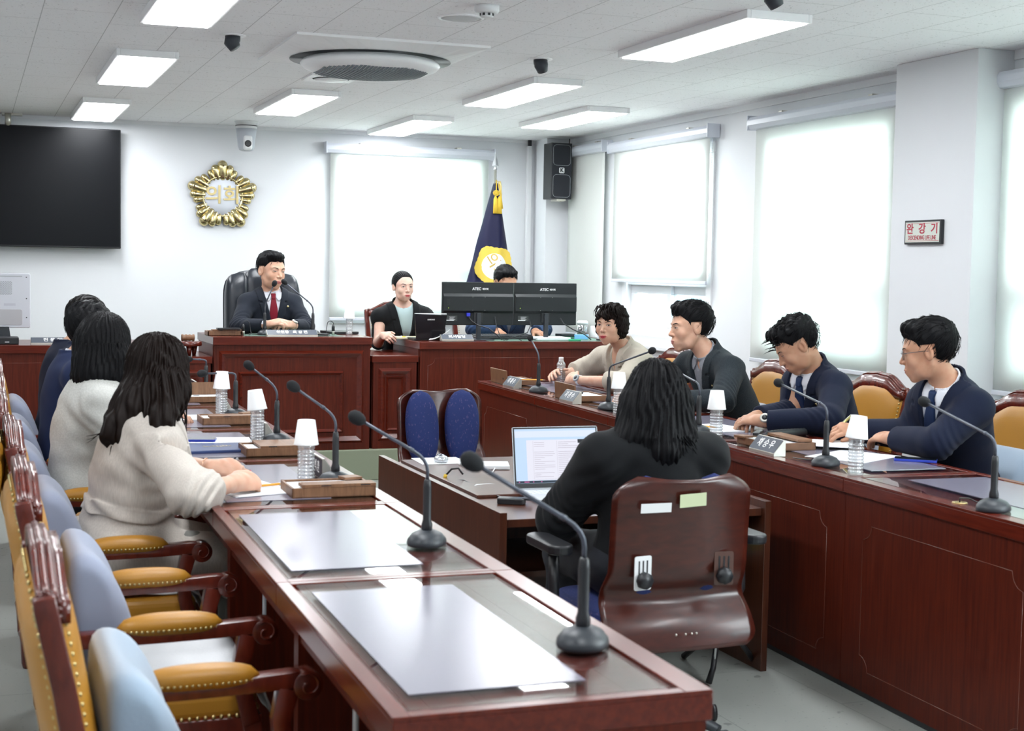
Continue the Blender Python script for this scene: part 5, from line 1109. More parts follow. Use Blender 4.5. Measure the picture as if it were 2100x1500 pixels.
def person(label, hip, nb, hc, face, sh, el, wrist, hands, legs=None, pitch=0., roll=0., hs=1., fem=0., chub=0., skin=None, group=None, bw=1., res=.005, base=None, headres=.0026, arm_s=1.):
    p = dict(locals()); base = A3(hip[0], hip[1], 0) if base is None else A3(*base)
    p['e'] = root('person', tuple(base), label, 'person'); p['base'] = base
    hip, nb, hc = A3(*hip), A3(*nb), A3(*hc); sh = [A3(*v) for v in sh]; el = [A3(*v) for v in el]; wrist = [A3(*v) for v in wrist]
    up = nrm(nb-hip); rt = sh[1]-sh[0]; rt = nrm(rt-up*(rt @ up)); fw = np.cross(up, rt); M = np.stack([rt, fw, up], 1); HM = rotm(face, roll, pitch)
    p.update(hip=hip, nb=nb, hc=hc, sh=sh, el=el, wrist=wrist, up=up, rt=rt, fw=fw, M=M, HM=HM); w = bw
    def torso(P, g=0.):
        d = ell(P, hip, (.158*w+g, .118+g, .125+g), M); d = smin(d, ell(P, hip+(nb-hip)*.38, (.132*w+g, .10+.02*chub+g, .17+g), M), .06)
        d = smin(d, ell(P, hip+(nb-hip)*.70+fw*.008, (.150*w+g, .110+g, .165+g), M), .06)
        if fem:
            for s_ in (-1, 1): d = smin(d, ell(P, hip+(nb-hip)*.66+fw*(.075)+rt*s_*.062, (.052+g, .050+g, .055+g), M), .035)
        for s_ in sh: d = smin(d, cap(P, nb-up*.045+(s_-nb)*.15, s_, .052+g, .047+g), .05)
        return d
    def arm(P, i, g=0., end=None, fr=1.):
        a = cap(P, sh[i]-up*.008, el[i], (.049*arm_s+g), (.040*arm_s+g)); W = wrist[i] if end is None else el[i]+(wrist[i]-el[i])*end
        r2 = .041+(.027-.041)*(1 if end is None else end); b = cap(P, el[i], W, .041*arm_s+g, r2*arm_s+g); d = smin(a, b, .02)
        if end is not None:
            t = nrm(W-el[i]); d = smax(d, (P-(W-t*.0)) @ t, .003)
        return d
    def neck(P, g=0.): return cap(P, nb-up*.02-fw*.008, hc-HM[:, 2]*.055*hs-HM[:, 1]*.018, .056*(1-.14*fem)+g, .050*(1-.12*fem)+g)
    def leg(P, i, g=0.):
        if legs is None: return None
        k, a = A3(*legs[i][0]), A3(*legs[i][1]); h0 = hip+rt*(.085*(-1 if i == 0 else 1)); return smin(cap(P, h0-up*.02, k, .088+g, .060+g), cap(P, k, a, .058+g, .042+g), .03)
    p.update(torso=torso, arm=arm, neck=neck, leg=leg)
    def body(P):
        def near(fn, c, r, k):
            l = ln(P-np.asarray(c, P.dtype)); m = l < r; o = l-k
            if m.any(): o[m] = fn(P[m])
            return o
        d = smin(torso(P), neck(P), .04); d = smin(d, near(lambda Q: head_sdf(Q, hc, HM, hs, fem, chub), hc, .22, .12), .012)
        for i in (0, 1):
            d = smin(d, arm(P, i), .03); hd = hands[i]
            if hd: d = smin(d, near(lambda Q: hand_sdf(Q, wrist[i], A3(*hd[0]), A3(*hd[1]), hd[2], *(hd[3:4] or [.5]), **(hd[4] if len(hd) > 4 else {})), wrist[i]+nrm(A3(*hd[0]))*.085, .20, .10), .012)
        return d
    p['body'] = body
    hcc = hc-A3(0, 0, .04)*hs
    def inhead(P): return ln(P-hcc) < .172*hs
    def inhand(P):
        r = np.zeros(len(P), bool)
        for i in (0, 1):
            if hands[i]: r |= ln(P-(wrist[i]+nrm(A3(*hands[i][0]))*.085)) < .125
        return r
    allp = np.stack([hip, nb, hc, *sh, *el, *wrist]); lo = allp.min(0)-.20; hi = allp.max(0)+.20
    parts = [nets(body, lo, hi, res*1.5, clip=lambda P: ~(inhead(P) | inhand(P)))]
    parts.append(nets(body, hcc-.19*hs, hcc+.19*hs, headres, clip=lambda P: ln(P-hcc) < .180*hs))
    for i in (0, 1):
        if hands[i]: c = wrist[i]+nrm(A3(*hands[i][0]))*.085; parts.append(nets(body, c-.145, c+.145, max(.003, headres), clip=lambda P: ln(P-c) < .138))
    def lips(C):
        q = ((C-hc) @ HM)/hs; m = (ell(q, A3(0, .0925, -.0625), (.0225, .011, .0044)) < .0004) | (ell(q, A3(0, .0905, -.0712), (.0185, .012, .0050)) < .0004); return np.where(m & (q[:, 1] > .07), 1, 0)
    npmesh('body', parts, [skin[0], skin[1]], p['e'], base, lips)
    return p
def fsurf(p, x, z, y0=.135):
    hs = p['hs']; y = y0
    for _ in range(30):
        d = head_sdf((p['hc']+p['HM'] @ (A3(x, y, z)*hs))[None], p['hc'], p['HM'], hs, p['fem'], p['chub'])[0]/hs
        y -= d*.9
        if abs(d) < 2e-5: break
    return y
def eyes(p, gaze=(0, 0), open_=1., brow=0, thick=1.):
    hs = p['hs']; Mx = Matrix.Translation(tuple(p['hc']-p['base'])) @ Matrix([[*p['HM'][i]*hs, 0] for i in range(3)]+[[0, 0, 0, 1]])
    on = lambda x, z, o=0.: (x, fsurf(p, x, z)+o, z)
    for s_ in (-1, 1):
        xs = np.linspace(-.0150, .0150, 13); ho = .0056*open_; up_ = [ho*(1-(t/.0150)**2)**.8+.0022*(t*1)/.015*.4 for t in xs]; lw_ = [-.0036*open_*(1-(t/.0150)**2)+.0004 for t in xs]
        V = []; F = []
        for k, t in enumerate(xs):
            for q in range(5): zz = .0015+lw_[k]+(up_[k]-lw_[k])*q/4; V.append(on(s_*(.0315+t), zz, .0006))
        for k in range(12):
            for q in range(4): F.append((k*5+q, (k+1)*5+q, (k+1)*5+q+1, k*5+q+1))
        e = put('eye', MB().add(V, F, M=Mx), mat('eye_white', (.50, .47, .44), .3), p['e'])
        ix = s_*.0315+gaze[0]*.0045; iz = .0020+gaze[1]*.0015; r_i = .0054; V = []; F = []
        kk = lambda x: np.interp(s_*x-.0315, xs, up_)+.0015; kl = lambda x: np.interp(s_*x-.0315, xs, lw_)+.0015
        for k in range(9):
            x = ix+r_i*(-1+2*k/8); hh = r_i*math.sqrt(max(0, 1-((x-ix)/r_i)**2))
            for q in range(4): z0 = max(iz-hh, kl(x)); z1 = min(iz+hh, kk(x)); V.append(on(x, z0+(z1-z0)*q/3, .0012))
        for k in range(8):
            for q in range(3): F.append((k*4+q, (k+1)*4+q, (k+1)*4+q+1, k*4+q+1))
        put('iris', MB().add(V, F, M=Mx), mat('dark_iris', (.010, .006, .005), .15), e)
        put('eyelid_line', MB().tube([on(s_*(.0315+t), .0015+up_[k]+.0003, .0008) for k, t in enumerate(xs)], [.0005]+[.0011*thick]*11+[.0006], 6, M=Mx), mat('lash_dark', (.012, .008, .007), .6), e)
        put('eyelid_fold', MB().tube([on(s_*(.0315+t*.95), .0045+up_[k]*.9+.0006, -.0003) for k, t in enumerate(xs)], [.0002]+[.0006]*11+[.0002], 6, M=Mx), mat('lid_shadow', (.24, .11, .075), .6), e)
        B = [(.0135, .0195), (.020, .0222), (.028, .0248), (.036, .0262), (.043, .0250), (.050, .0215)]
        for k in range(2): put('eyebrow' if k == 0 else 'eyebrow', MB().tube([on(s_*x, z+brow+(k*.0022-.001), .0002) for x, z in B], [.0012, .0022, .0024, .0021, .0016, .0006], 8, M=Mx), p['hairm'], p['e']) if k == 0 or thick > 1 else None
def hair(p, fn, name='hair', res=.0034, mat_=None, lo=None, hi=None):
    hc, HM, hs = p['hc'], p['HM'], p['hs']; f = lambda P: fn(((P-hc) @ HM)/hs, P)*hs
    lo = hc-.19 if lo is None else A3(*lo); hi = hc+.19 if hi is None else A3(*hi)
    return npmesh(name, [nets(f, lo, hi, res)], [mat_ or p['hairm']], p['e'], p['base'])
def short_hair(top=.012, side=.006, fringe=.062, quiff=0., seed=0., recede=0., messy=.0, part=0.):
    def f(q, P):
        x, y, z = q[:, 0], q[:, 1], q[:, 2]; up = np.clip((z-.02)/.08, 0, 1); g = side*.75+(top-side*.75)*up
        k0 = ell(q, A3(0, -.019, .036), (.0765, .0955, .0855)); d = k0-g
        if quiff: d = smin(d, ell(q, A3(part*.01, .052, .098), (.058, .042, .024+quiff)), .02)
        st = np.sin(x*330+5*np.sin(y*28+seed)+2*np.sin(z*50))*.0016+np.sin(x*140+y*90+seed+3*np.sin(y*33+z*40))*.0016*(1+messy*2)*up
        if messy: st += messy*.004*np.sin(x*95+seed)*np.sin(y*110+z*60+seed)*up
        d = d+st*(.35+.65*up)
        hl = np.interp(y, [-.12, -.07, -.045, -.02, .000, .022, .034, .050, .070, .12], [-.082, -.075, -.050, -.010, .012, .004, .034, .052+recede, fringe+.004+recede, fringe+.004+recede])
        hl = hl+.004*np.sin(x*160+seed); hl = np.where((np.abs(x) > .058) & (y > -.035) & (y < .02), np.maximum(hl, .030), hl)
        d = smax(d, (hl-z)*.8, .006); return d
    return f
# garments
def garment(p, name, m, g=.012, ga=.012, end=(.93, .93), hem=-.14, vneck=None, neckr=.062, lapel=True, collar=True, res=.005, wrinkle=.0022, seed=0., extra=None, skirt=0., pad_=0., sleeve_only=False, neckdrop=.0, openw=.060, front_open=0.):
    T, arm, nb, M, hip, fw, up, rt = p['torso'], p['arm'], p['nb'], p['M'], p['hip'], p['fw'], p['up'], p['rt']
    def f(P):
        q = (P-nb) @ M; x, y, z = q[:, 0], q[:, 1], q[:, 2]; d = T(P, g)
        if pad_:
            for s_ in p['sh']: d = smin(d, ell(P, s_+up*.012, (.062+pad_, .058+pad_, .042+pad_), M), .03)
        if skirt:
            d = smin(d, ell(P, hip-A3(0, 0, .04), (.175*p['bw']+skirt, .15+skirt, .13), M), .05)
        lg = [p['leg'](P, i, .02) for i in (0, 1)] if skirt and p['legs'] else []
        for l_ in lg: d = smin(d, smax(l_, (P-(hip+nrm(A3(*p['legs'][0][0])-hip)*.30)) @ nrm(A3(*p['legs'][0][0])-hip), .01), .05)
        for i in (0, 1):
            if end[i]: d = smin(d, arm(P, i, ga, end[i]), .035)
        for i in (0, 1):   # elbow and armpit folds
            r = ln(P-p['el'][i]); u = nrm(p['wrist'][i]-p['sh'][i]); t = (P-p['el'][i]) @ u
            d = d+wrinkle*1.5*np.exp(-(r/.09)**2)*np.sin(t*150+6*np.sin(t*23+seed))
            r = ln(P-p['sh'][i]+up*.05); d = d+wrinkle*.9*np.exp(-(r/.11)**2)*np.sin((q[:, 2]*1.2+np.abs(x)*.9)*75+seed)
        d = d+wr(P, wrinkle*.75, 26, seed)
        if vneck:
            wv = openw*(1+z/vneck); inv = np.maximum(np.maximum(np.maximum(np.abs(x)-wv, -z-vneck), -y+.0), T(P, g)-.03)
            d = smax(d, -inv, .003)
            if lapel:
                lw = .050*np.clip((z+vneck)/(vneck*.45), 0, 1)**.7; notch = np.where(np.abs(z+.055) < .007, .022, 0)
                reg = np.maximum(np.maximum(np.abs(x)-(wv+lw-notch), -(np.abs(x)-wv)), np.maximum(np.maximum(-z-vneck, z-.035), -y-.01)); lp = np.maximum(T(P, g+.006), reg)
                d = smin(d, lp, .0015)
        if front_open:
            d = smax(d, -np.maximum(np.abs(x)-front_open*(.3+.7*np.clip(-z/.4, 0, 1)), -y), .003)
        hole = cap(P, nb-up*.03+fw*.004, nb+up*.20+fw*.05, neckr, neckr+.012)
        if neckdrop: hole = smin(hole, ell(P, nb+fw*.06-up*.01, (.068, .09, neckdrop), M), .02)
        if collar:
            cz = np.clip(z, -.03, .038-.05*np.clip(y/.06, 0, 1)); rr = np.sqrt(x*x+(y+.004)**2); cl = np.maximum(np.abs(rr-(.070-.10*np.clip(z, 0, .04)))-.0055, np.maximum(-z-.03, z-(.040-.045*np.clip((y+.01)/.05, 0, 1))))
            d = smin(d, np.maximum(cl, y-.045), .010)
        d = smax(d, -hole, .004); zz = (P-hip)[:, 2]; d = smax(d, hem-zz-.0, .004)
        if extra: d = extra(P, d, q)
        return d
    pts = np.stack([p['hip'], p['nb'], *p['sh'], *p['el'], *p['wrist']]); lo = pts.min(0)-.17; hi = pts.max(0)+.17; lo[2] = max(lo[2], p['hip'][2]+hem-.03)
    return npmesh(name, [nets(f, lo, hi, res)], [m], p['e'], p['base'])
def shirt(p, m, tie=None, g=.006, collar=True, res=.0055, open_=0.):
    T, nb, M, up, fw = p['torso'], p['nb'], p['M'], p['up'], p['fw']
    def f(P):
        q = (P-nb) @ M; x, y, z = q[:, 0], q[:, 1], q[:, 2]; d = T(P, g); d = smax(d, -cap(P, nb-up*.01, nb+up*.2+fw*.06, .054, .058), .003)
        d = smax(d, np.maximum(-.30-z, np.abs(x)-.15), .004)
        if open_: d = smax(d, -np.maximum(np.maximum(np.abs(x)-.032*(1+z/open_), -z-open_), -y), .003)
        if collar:
            yy = y-.012; rr = np.sqrt(x*x+yy*yy); zt = .046-.030*np.clip((y+.02)/.07, 0, 1); c = np.maximum(np.abs(rr-(.0585+.0*z))-.0035, np.maximum(z-zt, -z-.030)); c = np.maximum(c, -(np.abs(x)+.0-(.004+.5*np.clip(-z+.002, 0, 1)*(y > 0)))); d = smin(d, c, .003)
            wg = np.maximum(np.maximum(T(P, g+.010), np.abs(np.abs(x)-.040)-.026), np.maximum(np.abs(z+.020)-.028, -y)); wg = np.maximum(wg, -(np.abs(x)*.8+z*.55+.000)); wg = np.maximum(wg, np.abs(x)*.75-z*.7-.062); d = smin(d, wg, .002)
        return d
    lo = nb-.20; hi = nb+.12; lo[2] = nb[2]-.33; npmesh('shirt', [nets(f, lo, hi, res)], [m], p['e'], p['base'])
    if tie:
        def tf(P):
            q = (P-nb) @ M; x, y, z = q[:, 0]-.0, q[:, 1], q[:, 2]; w = np.interp(-z, [-.02, .0, .022, .034, .10, .30], [.014, .017, .012, .015, .026, .036])
            return smax(T(P, g+.010)-.006*(z > -.03), np.maximum(np.maximum(np.abs(x)-w, -y), np.maximum(z-.002, -z-.30)), .003)
        npmesh('necktie', [nets(tf, lo, hi, .0035)], [tie], p['e'], p['base'])
def cuff(p, i, m, at=.95, r=.034, L=.02, name='shirt_cuff'):
    a, b = p['el'][i], p['wrist'][i]; t = nrm(b-a); c = a+(b-a)*at; g = MB(); g.tube([tuple(c-t*L-p['base']), tuple(c+t*L-p['base'])], [r, r*.97], 20, cap=True); return put(name, g, m, p['e'])
def watch(p, i, band, face, at=.97, r=.031, n=None, fr=.021):
    a, b = p['el'][i], p['wrist'][i]; t = nrm(b-a); c = a+(b-a)*at-p['base']; e = root('wrist_watch', tuple(c), None, None); e.parent = p['e']
    put('watch_band', MB().tube([tuple(-t*.010), tuple(t*.010)], [r, r], 24), band, e)
    n = nrm(A3(*n)-t*(A3(*n) @ t)); s_ = np.cross(t, n); F = Matrix([[s_[k], t[k], n[k], n[k]*(r-.006)] for k in range(3)]+[[0, 0, 0, 1]])
    put('watch_case', MB().lathe([(fr, 0), (fr+.001, .006), (fr-.001, .011), (fr-.004, .012)], n=24, M=F), face[0], e); put('watch_face', MB().lathe([(fr-.004, .0118), (0, .0125)], n=24, M=F), face[1], e)
def badge(p, x=.095, z=-.10, g=.024):
    P0 = p['nb']+p['rt']*x+p['up']*z+p['fw']*.3
    for _ in range(40): P0 = P0-p['fw']*max(-.01, min(.02, p['torso'](P0[None], g)[0]))
    F = Matrix([[p['rt'][k], p['up'][k], p['fw'][k], (P0-p['base'])[k]] for k in range(3)]+[[0, 0, 0, 1]]); b = MB(); b.lathe([(.0085, -.004), (.0088, .002), (.006, .0045), (0, .005)], n=10, M=F); put('lapel_badge', b, MGold, p['e'])
def trousers(p, m, g=.014):
    if not p['legs']: return
    f = lambda P: smin(smin(smax(p['torso'](P, g), (P-p['hip'])[:, 2]-.08, .02), p['leg'](P, 0, g), .03), p['leg'](P, 1, g), .03)+wr(P, .003, 22, 1)
    def f2(P): return smax(f(P), .10+0*P[:, 2]-P[:, 2]+(p['floor'] if 'floor' in p else 0), .004)
    pts = np.stack([p['hip']]+[A3(*v) for l in p['legs'] for v in l]); npmesh('trousers', [nets(f2, pts.min(0)-.16, pts.max(0)+.16, .011)], [m], p['e'], p['base'])
    for i in (0, 1):
        a = A3(*p['legs'][i][1]); k = A3(*p['legs'][i][0]); d = nrm(A3(*(k-p['hip'])[:2], 0)); fl = p.get('floor', 0)
        s = lambda P: smax(smin(ell(P, A3(a[0], a[1], fl+.045)+d*.06, (.045, .05, .042), np.stack([np.cross(d, A3(0, 0, 1)), d, A3(0, 0, 1)], 1)), ell(P, A3(a[0], a[1], fl+.03)+d*.10, (.048, .11, .035), np.stack([np.cross(d, A3(0, 0, 1)), d, A3(0, 0, 1)], 1)), .02), fl+.002-P[:, 2], .003)
        c = A3(a[0], a[1], fl+.05)+d*.06; npmesh('shoe', [nets(s, c-.2, c+.2, .008)], [MBlk], p['e'], p['base'])
def locks(p, paths, radii, m, name='hair_locks', n=7):
    g = MB()
    for P, R in zip(paths, radii): g.tube([tuple(A3(*v)-p['base']) for v in P], R, n, flat=.7)
    return put(name, g, m, p['e'])

def strands(p, n, hl, comb=(0, 1, 0), L=.05, lift=.004, off=.014, seed=1, r=.0011, zmin=-.06):
    # short combed strands lying over the hair mass; hl(x, y, z) is True where hair grows
    rr = random.Random(seed); g = MB(); hc, HM, hs = p['hc'], p['HM'], p['hs']; c0_ = A3(0, -.019, .036); R = A3(.0765, .0955, .0855)
    k = 0
    while k < n:
        v = A3(rr.gauss(0, 1), rr.gauss(0, 1), rr.gauss(0, 1)); v = nrm(v); q = c0_+v*(R+off*(.55+.45*max(0, v[2])))
        if not hl(*q): k += .2; continue
        cd_ = A3(comb[0]+rr.uniform(-.35, .35)+v[0]*.6, comb[1]+rr.uniform(-.3, .3), comb[2]-(1-max(0, v[2]))*1.0); P = []; ll = L*rr.uniform(.6, 1.2); cur = q.copy()
        for i in range(5):
            nn = nrm((cur-c0_)/(R*R)); t = nrm(cd_-nn*(cd_ @ nn)); P.append(tuple(hc+HM @ (cur*hs)-p['base'])); cur = cur+t*ll/4; w = (cur-c0_)/(R+off*(.55+.45*max(0, nrm(cur-c0_)[2]))); cur = c0_+(cur-c0_)/np.linalg.norm(w)*(1+(lift*rr.random()*(i+1)/4)/.09)
        g.tube(P, [r*.6, r, r, r*.7, r*.15], 4, cap=False); k += 1
    return put('hair_strands', g, p['hairm'], p['e'])
def shl(fr=.062, side=.0): return lambda x, y, z: z > np.interp(y, [-.12, -.07, -.045, -.02, .000, .022, .036, .052, .075, .12], [-.06, -.05, -.02, .03, .045, .045, .055, .064, fr+.012, fr+.012])
def skin(nm, c, lip=(.38, .10, .09)):
    m = mat('skin_'+nm, c, .48, spec=.4, sub=.12); nodes_, l = nodes(m); b = nodes_['Principled BSDF']; b.inputs['Subsurface Radius'].default_value = (.010, .0035, .002)
    t = nodes_.new('ShaderNodeTexCoord'); n = nodes_.new('ShaderNodeTexNoise'); n.inputs['Scale'].default_value = 26; r = nodes_.new('ShaderNodeValToRGB')
    r.color_ramp.elements[0].position = .35; r.color_ramp.elements[0].color = (c[0]*.93, c[1]*.84, c[2]*.80, 1); r.color_ramp.elements[1].position = .65; r.color_ramp.elements[1].color = (*c, 1)
    l.new(t.outputs['Object'], n.inputs['Vector']); l.new(n.outputs[0], r.inputs[0]); l.new(r.outputs[0], b.inputs['Base Color'])
    return m, mat('lips_'+nm, lip, .35, spec=.5)
def hairmat(nm, c, rough=.38):
    m = mat('hair_'+nm, c, .5, spec=.12, bump=(55, .75, (1, 1, .10))); return m
def cloth(nm, c, c2=None, rough=.85, sc=(1, 1, 1), n=600., sheen=.15):
    m = mat(nm, c, rough, spec=.2, sheen=sheen*.35, bump=(750, .25))
    if c2: noise_col(m, c, c2, sc, n, 3, .42, .6)
    return m
HB = hairmat('black', (.0045, .0045, .0055)); HBr = hairmat('dark_brown', (.0075, .0040, .0030)); HS = hairmat('soft_black', (.008, .007, .007))
SKM = skin('warm', (.66, .40, .285)); SKT = skin('tan', (.56, .31, .20)); SKP = skin('pale', (.70, .48, .39), (.50, .08, .09)); SKW = skin('fair', (.64, .385, .275), (.42, .03, .05))
CDN = cloth('charcoal_navy_suit', (.0115, .0150, .0235), (.016, .020, .030)); CNV = cloth('navy_suit', (.0055, .0090, .0255), (.008, .0125, .033)); CNB = cloth('bright_navy_suit', (.008, .015, .052), (.011, .020, .062)); CBK = cloth('black_jacket', (.0055, .0062, .0075), (.0075, .0085, .010))
CGR = cloth('grey_tweed', (.012, .017, .022), (.032, .041, .048), n=420); CBE = cloth('beige_linen', (.46, .41, .34), (.50, .45, .375), sc=(1, 1, .2), n=300); CLN = cloth('oatmeal_linen', (.49, .445, .40), (.55, .50, .45), sc=(1, 1, .12), n=260); COW = cloth('off_white_linen', (.50, .50, .47), (.57, .57, .54), sc=(1, .15, 1), n=240)
CDM = cloth('denim_blue', (.022, .045, .105), (.04, .075, .15), n=300); CWS = cloth('white_shirt', (.72, .74, .80)); CGS = cloth('grey_shirt', (.24, .25, .28), (.28, .29, .32)); CPT = cloth('dark_trousers', (.02, .022, .028)); CTW = cloth('taupe_trousers', (.17, .165, .15)); CMT = cloth('pale_mint_top', (.42, .55, .56))
TIE = cloth('crimson_tie', (.20, .008, .022), rough=.5); TNV = cloth('navy_tie', (.012, .028, .085), rough=.5)
def spectacles(p, m=None):
    hs = p['hs']; Mx = Matrix.Translation(tuple(p['hc']-p['base'])) @ Matrix([[*p['HM'][i]*hs, 0] for i in range(3)]+[[0, 0, 0, 1]]); e = root('spectacles', (0, 0, 0), None, None); e.parent = p['e']; m = m or mat('gunmetal_wire', (.12, .13, .15), .25, metal=1)
    g = MB()
    for s_ in (-1, 1):
        P = [(s_*.032+.022*math.cos(t), .101-.012*abs(s_*.032+.022*math.cos(t))/.05, -.002+.0185*math.sin(t)) for t in np.linspace(0, 2*PI, 25)]; g.tube(P, .0009, 6, M=Mx, cap=False)
        g.tube([(s_*.054, .088, .004), (s_*.070, .062, .006), (s_*.0775, .005, .006), (s_*.080, -.016, .002), (s_*.078, -.030, -.012)], .0012, 6, M=Mx)
        l_ = MB(); l_.lathe([(0, 0), (.0215, 0)], n=20, M=Mx @ frame((s_*.032, .0955, -.002), (1, -s_*.2, 0), (0, 0, 1), (s_*.2, 1, 0)), sy=.84); put('spectacle_lens', l_, MGlassLens, e)
    g.tube([(-.010, .099, .002), (0, .104, .006), (.010, .099, .002)], .0010, 6, M=Mx); put('spectacle_frame', g, m, e)
# ---- 1 the chairing man
p = person('smiling man in a dark suit and red tie, hands clasped on the middle dais desk', (1.95, 10.06, .785), (1.945, 9.985, 1.240), (1.937, 9.93, 1.378), (.42, -.91), [(2.098, 9.98, 1.160), (1.783, 9.98, 1.160)], [(2.160, 9.83, 1.005), (1.695, 9.83, 1.005)], [(2.030, 9.655, 1.020), (1.852, 9.655, 1.022)],
    [((-.95, -.28, .22), (-.25, -.55, .8), 1, .85, {'thumb': (.35, .5)}), ((.95, -.36, .30), (.15, -.45, .9), -1, .72, {'thumb': (.35, .5)})], [((2.07, 9.68, .70), (2.07, 9.70, .29)), ((1.83, 9.68, .70), (1.83, 9.70, .29))], pitch=-.03, roll=.07, hs=1.06, skin=SKM, chub=.1, res=.005)
p['hairm'] = HB; p['floor'] = .205; eyes(p, (.5, 0), .55); hair(p, short_hair(.015, .004, .060, quiff=.006, part=1)); strands(p, 260, shl(.064), (.8, .5, 0), .04, seed=2, off=.014); garment(p, 'suit_jacket', CDN, .016, .014, (.93, .93), vneck=.25, pad_=.0, res=.005); shirt(p, CWS, TIE)
for i in (0, 1): cuff(p, i, CWS, .95, .033, .014)
badge(p, -.098, -.085); watch(p, 0, MBlk, (MStl, MBlk), .99, .031, (.2, -.5, .8)); trousers(p, CPT)
# ---- 2 woman in black at the dais
p = person('woman with tied-back hair in a black jacket seated at the dais beside the small laptop', (2.95, 10.23, .745), (2.905, 10.045, 1.150), (2.893, 9.985, 1.282), (.10, -.995), [(3.070, 10.04, 1.075), (2.740, 10.04, 1.070)], [(3.14, 9.93, .975), (2.715, 9.99, .885)], [(3.00, 9.74, .985), (2.700, 9.80, .945)],
    [((-.3, -1, -.1), (0, -.1, 1), 1, .5), ((.12, -1, -.02), (-.75, -.1, .65), -1, .75, {'thumb': (.5, .5), 's': .84})], [((3.03, 9.80, .68), (3.03, 9.82, .29)), ((2.86, 9.80, .68), (2.86, 9.82, .29))], pitch=.0, hs=.90, fem=1, bw=.92, skin=SKP, arm_s=.86)
p['hairm'] = HB; p['floor'] = .205; eyes(p, (.5, .1), .95); h1 = short_hair(.008, .005, .070)
hair(p, lambda q, P: smin(smax(ell(q, A3(0, -.022, .036), (.083, .102, .093))+.0012*np.sin(np.arctan2(q[:, 0], q[:, 2]+.02)*60), (np.interp(q[:, 1], [-.1, -.02, .01, .045, .06, .09], [-.075, -.05, -.015, .030, .076, .080])-q[:, 2])*.8, .006), ell(q, A3(0, -.125, .0), (.035, .03, .035)), .01))
garment(p, 'jacket', CBK, .018, .014, (.45, .02), vneck=.30, pad_=.0, openw=.062, neckr=.07, seed=2)
def top(P_, p=p): return np.maximum(smax(p['torso'](P_, .006), -cap(P_, p['nb']-p['up']*.02, p['nb']+p['up']*.2, .066, .07), .004), -.32-((P_-p['nb']) @ p['M'])[:, 2])
npmesh('top', [nets(top, p['nb']-.30, p['nb']+.1, .007)], [CMT], p['e'], p['base']); trousers(p, CPT)
# ---- 3 man behind the monitors
p = person('bespectacled man in a blue jacket typing behind the two black monitors', (3.74, 10.24, .745), (3.705, 10.10, 1.190), (3.690, 10.04, 1.318), (.08, -1), [(3.885, 10.09, 1.135), (3.515, 10.09, 1.135)], [(3.975, 9.99, .985), (3.430, 9.98, .985)], [(3.870, 9.88, .965), (3.585, 9.89, .965)],
    [((.15, -1, -.08), (0, 0, 1), 1, .30), ((-.15, -1, -.12), (0, -.1, 1), -1, .40)], [((3.83, 9.82, .68), (3.83, 9.84, .29)), ((3.63, 9.82, .68), (3.63, 9.84, .29))], pitch=-.28, hs=.98, skin=SKT, res=.006)
p['hairm'] = HB; p['floor'] = .205; eyes(p, (0, -1), .6); hair(p, short_hair(.017, .007, .064, quiff=.004)); spectacles(p, MStl); strands(p, 200, shl(.066), (.1, .9, .1), .05, seed=6, off=.017); garment(p, 'blue_jacket', CDM, .020, .020, (.90, .90), vneck=.22, seed=5, res=.006); shirt(p, CGS); trousers(p, CPT)
# ---- 4 woman in beige, right row
p = person('woman with short dark hair, red lips and beige jacket, hands together on the right row', (3.88, 7.86, .55), (3.610, 7.800, .970), (3.500, 7.735, 1.108), (-.80, -.60), [(3.625, 7.610, .900), (3.570, 7.985, .895)], [(3.450, 7.400, .795), (3.455, 8.140, .795)], [(3.310, 7.790, .782), (3.330, 8.130, .790)],
    [((-.10, 1, .12), (-.75, .1, .65), 1, .55, {'thumb': (.5, .2)}), ((-.55, -.75, .15), (-.4, .45, .8), -1, .35, {'thumb': (.9, .1), 'spread': .12})], [((3.50, 7.72, .50), (3.50, 7.72, .09)), ((3.50, 7.98, .50), (3.50, 7.98, .09))], pitch=-.03, roll=.0, hs=.98, fem=1, chub=1., skin=SKW, arm_s=.95, bw=1.05, headres=.0024)
p['hairm'] = HBr; eyes(p, (-.8, 0), .75)
def bobhair(q, P):
    x, y, z = q[:, 0], q[:, 1], q[:, 2]; a = np.arctan2(x, y); d = ell(q, A3(0, -.020, .030), (.094, .110, .102)); d = smin(d, ell(q, A3(0, -.045, -.030), (.082, .075, .070)), .04)
    for s_ in (-1, 1): d = smin(d, ell(q, A3(s_*.072, .0, -.020), (.020, .038, .052)), .02)
    fr = ell(q, A3(0, .062, .056), (.064, .038, .030)); d = smin(d, fr, .02)
    d = d+.0028*np.sin(a*34+5*np.sin(z*40)+x*40)+.0025*np.sin(x*130+y*50+4*np.sin(z*60))
    face = np.maximum(np.abs(x)-(.058+.10*np.clip(-z-.04, 0, 1)), np.maximum(z-(.040+.012*np.sin(x*90)-.25*np.abs(x)), .012-y)); return smax(d, -face, .006)
hair(p, bobhair, res=.003); rr = random.Random(7); pa = []; ra = []
for k in range(26):
    a = rr.uniform(-1.2, 1.2); b = rr.uniform(.0, .9); c0_ = A3(math.sin(a)*.05, .02+.06*b-.02, .118-.02*abs(a)); pts = [c0_, c0_+A3(math.sin(a)*.03, .035, .010), c0_+A3(math.sin(a)*.045, .055*b+.02, -.020), c0_+A3(math.sin(a)*.05, .055*b+.018, -.048)]; pa.append([p['hc']+p['HM'] @ (v*p['hs']) for v in pts]); ra.append([.004, .0045, .003, .0006])
locks(p, pa, ra, HBr)
